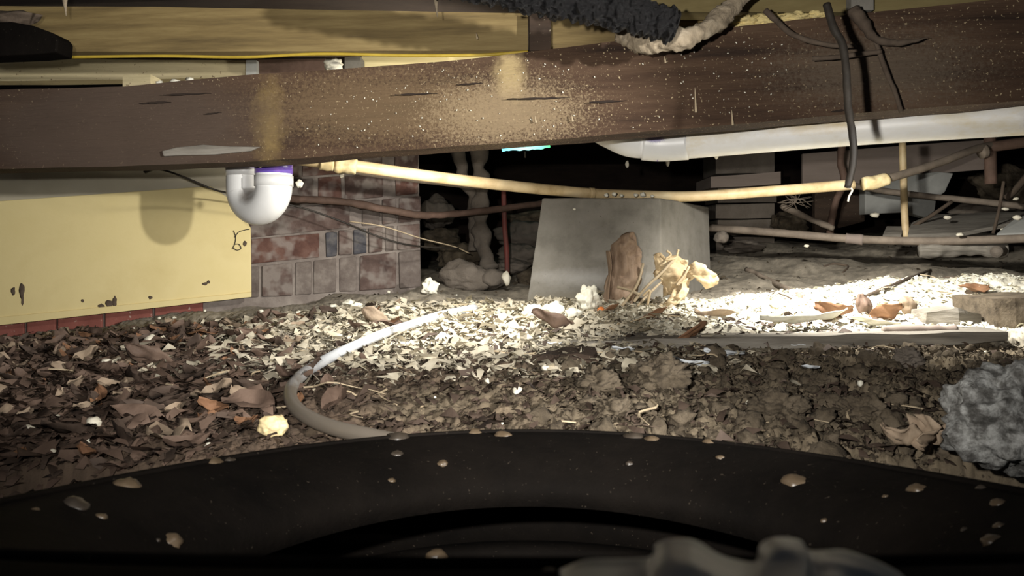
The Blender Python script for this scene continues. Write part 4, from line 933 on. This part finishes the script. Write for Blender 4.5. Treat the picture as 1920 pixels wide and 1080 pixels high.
litter('leaf_litter', 6500, (-1.6, 0), (.8, 2.1), left, .015, (.3, .7), M['leaf_b'], 2, .28, label='dark leaf crumbs mixed through the left litter', cat='leaf litter')
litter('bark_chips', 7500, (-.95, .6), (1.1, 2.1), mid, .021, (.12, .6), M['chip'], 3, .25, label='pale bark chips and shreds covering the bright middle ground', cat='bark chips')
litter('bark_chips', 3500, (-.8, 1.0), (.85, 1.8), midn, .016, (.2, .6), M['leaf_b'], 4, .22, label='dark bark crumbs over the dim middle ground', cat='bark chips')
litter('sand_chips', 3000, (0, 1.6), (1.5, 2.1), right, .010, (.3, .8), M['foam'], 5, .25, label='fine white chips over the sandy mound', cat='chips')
litter('grit', 14000, (0, 1.3), (.85, 1.52), lambda x, y: sm(.0, .3, x), .006, (.5, 1), M['clod'], 6, .8, label='coarse brown grit on the ground right of the rotten wood', cat='grit')
litter('back_dirt_bits', 500, (-.6, 1.8), (2.1, 3.2), lambda x, y: x * 0 + 1, .012, (.3, .8), M['clod'], 7, .4, label='dark bits scattered over the back dirt slope', cat='dirt bits')

# ---------------------------------------------------------------- tyre in the foreground
TC = Vector((0.015, 0.48, CZ - 0.177)); tilt = math.radians(-9.9)
TM = Matrix.Translation(TC) @ Matrix.Rotation(tilt, 4, 'X') @ Matrix.Diagonal((1.18, 1.18, 1, 1))
prof = [(.188, -.02), (.194, .002), (.214, .022), (.245, .036), (.27, .041), (.30, .034), (.325, .014), (.338, -.01), (.342, -.04), (.338, -.07), (.325, -.09), (.29, -.10), (.25, -.095), (.21, -.08), (.196, -.06)]
# inner hollow side
prof += [(.222, -.055), (.25, -.075), (.3, -.08), (.32, -.06), (.322, -.035), (.31, -.005), (.28, .014), (.25, .012), (.23, .0), (.218, -.012)]
WZ = lambda a: -.012 * math.cos(2 * a)      # the old tyre has sagged out of true
ns_ = 160; V = []; Fc = []
for i in range(ns_):
    a = 2 * math.pi * i / ns_
    for (r, z) in prof:
        wob = 1 + .006 * math.sin(a * 3 + 1)
        V.append(TM @ Vector((r * wob * math.cos(a), r * wob * math.sin(a), z + WZ(a))))
k = len(prof)
for i in range(ns_):
    for j in range(k):
        Fc.append([i * k + j, ((i + 1) % ns_) * k + j, ((i + 1) % ns_) * k + (j + 1) % k, i * k + (j + 1) % k])
ty_ = empty('old_tyre', TC - Vector((0, 0, .1)))
bodyo = mk('tyre_wall', V, Fc, M['rubber'], ty_)
bvh = BVHTree.FromPolygons([tuple(v) for v in V], Fc)
for i in range(54):
    a = 2 * math.pi * i / 54
    pts = [TM @ Vector((r * math.cos(a + da), r * math.sin(a + da), z + WZ(a + da))) for (r, z, da) in ((.306, .030, 0), (.318, .020, .03), (.330, .006, .06), (.339, -.015, .08), (.342, -.035, .09))]
    tube('tread_rib', pts, .0045, M['rubber'], ty_, n=8, seg=6, world=True)
for r, z in ((.262, .040), (.228, .025)):
    tube('bead_ring', [TM @ Vector((r * math.cos(t), r * math.sin(t), z + WZ(t))) for t in [2 * math.pi * j / 60 for j in range(61)]], .002, M['rubber'], ty_, n=180, seg=6, world=True)
tag(ty_, 'black rubber tyre lying in the near foreground', 'tyre')
def T(px, py):
    d = Vector(((px - 960) / F, 1, (HY - py) / F)).normalized()
    h = bvh.ray_cast(Vector((0, 0, CZ)), d)
    return (h[0], h[1]) if h[0] is not None else (None, None)
pbs = [(745, 850, 14), (830, 868, 12), (735, 900, 8), (1180, 868, 8), (1350, 857, 10), (1490, 900, 27), (1665, 873, 9), (1720, 915, 20), (1830, 885, 10), (1840, 914, 12), (1872, 942, 17), (1874, 985, 13), (1808, 992, 8), (1592, 840, 4), (240, 908, 30), (140, 945, 30), (66, 955, 9), (190, 968, 14), (237, 850, 9), (172, 877, 8), (325, 1012, 24), (296, 1012, 6), (1545, 975, 8), (1790, 850, 6), (1915, 868, 8), (1860, 1010, 22), (1660, 930, 7), (745, 800, 27), (890, 800, 18), (942, 805, 20), (1188, 808, 22), (1222, 803, 16), (1330, 818, 16), (310, 832, 14), (400, 845, 20), (820, 1052, 22), (945, 1062, 26), (1030, 1070, 14), (1660, 822, 14), (430, 842, 13)]
for i, (x, y, r) in enumerate(pbs):
    p, nrm = T(x, y)
    if p is None:
        for dy in (10, 20, 30):
            p, nrm = T(x, y + dy)
            if p is not None: break
    if p is None: continue
    s = r / F * p.y
    big = {(1490, 900): 'largest tan pebble sitting on the right of the tyre', (745, 800): 'biggest round pebble on the back rim of the tyre', (240, 908): 'half shell lying on the left of the tyre', (140, 945): 'curled dark pod on the left of the tyre', (820, 1052): 'amber pebble on the near rim of the tyre', (325, 1012): 'domed pebble on the left inner rim of the tyre'}
    o = blob('tyre_pebble', p + nrm * s * .35, (s, s * .9, s * .7), M['brown_pebble'] if i % 3 else M['dark_pebble'], amp=.22, seed=i + 200, sub=3)
    if (x, y) in big: tag(o, big[(x, y)], 'pebble')
    else: tag(o, 'small brown pebble stuck on the black tyre', 'pebble', 'pebbles on the tyre')
# mottled stone at right
tag(blob('mottled_stone', P(1905, 790, .80), (.062, .05, .052), M['mottled'], amp=.35, ns=2.2, seed=300, sub=5), 'mottled grey stone at the right edge behind the tyre', 'stone')
for i, (x, y, L, rt_) in enumerate(((1700, 830, .05, (-.8, .3, .2)), (1745, 820, .055, (-1.0, -.4, 1.2)), (1785, 815, .05, (-.7, .7, 2.0)))):
    me = leaf_mesh('curled_leaf', L, L * .6, M['leaf_c'], .9, .7, .5, 40 + i); o = link('curled_leaf', me); o.location = P(x, y, .86); o.rotation_euler = rt_
    s = o.modifiers.new('thick', 'SOLIDIFY'); s.thickness = .0012
    tag(o, ['leftmost', 'middle', 'rightmost'][i] + ' of three curled dry leaves between tyre and mottled stone', 'leaf')
# crumpled grey plastic at the bottom
rowsp = []
tops = [(1050, 1078), (1100, 1060), (1160, 1056), (1215, 1052), (1225, 1030), (1255, 1020), (1300, 1022), (1340, 1045), (1375, 1058), (1415, 1062), (1425, 1032), (1455, 1018), (1500, 1022), (1520, 1042), (1570, 1040), (1620, 1055), (1680, 1082)]
for (t, dd, dy) in ((0, .168, -8), (.3, .158, 6), (.6, .145, 40), (1, .13, 100)):
    rowsp.append([(x + (R.uniform(-6, 6) if t else 0), y + dy, dd + R.uniform(-.002, .002)) for x, y in tops])
back_ = [(x, y + 45, .18) for x, y in tops]
pl = sheet('plastic_sheet', [back_] + rowsp, M['plastic'], None, .0006, .0025, 4)
tag(pl, 'crumpled pale grey plastic sheet on the near edge of the tyre', 'plastic sheet')

# single out the members of the small groups by their place
NTH = ['first', 'second', 'third', 'fourth', 'fifth', 'sixth', 'seventh', 'eighth', 'ninth', 'tenth', 'eleventh', 'twelfth', 'thirteenth', 'fourteenth']
bpy.context.view_layer.update()
grp = {}
for o in C.objects:
    if 'group' in o.keys() and o.parent is None: grp.setdefault(o['group'], []).append(o)
for g_, os_ in grp.items():
    if 1 < len(os_) <= 14:
        os_.sort(key=lambda o: o.location.x / max(o.location.y, .1))
        for i, o in enumerate(os_):
            o['label'] = NTH[i] + ' from the left of the ' + g_
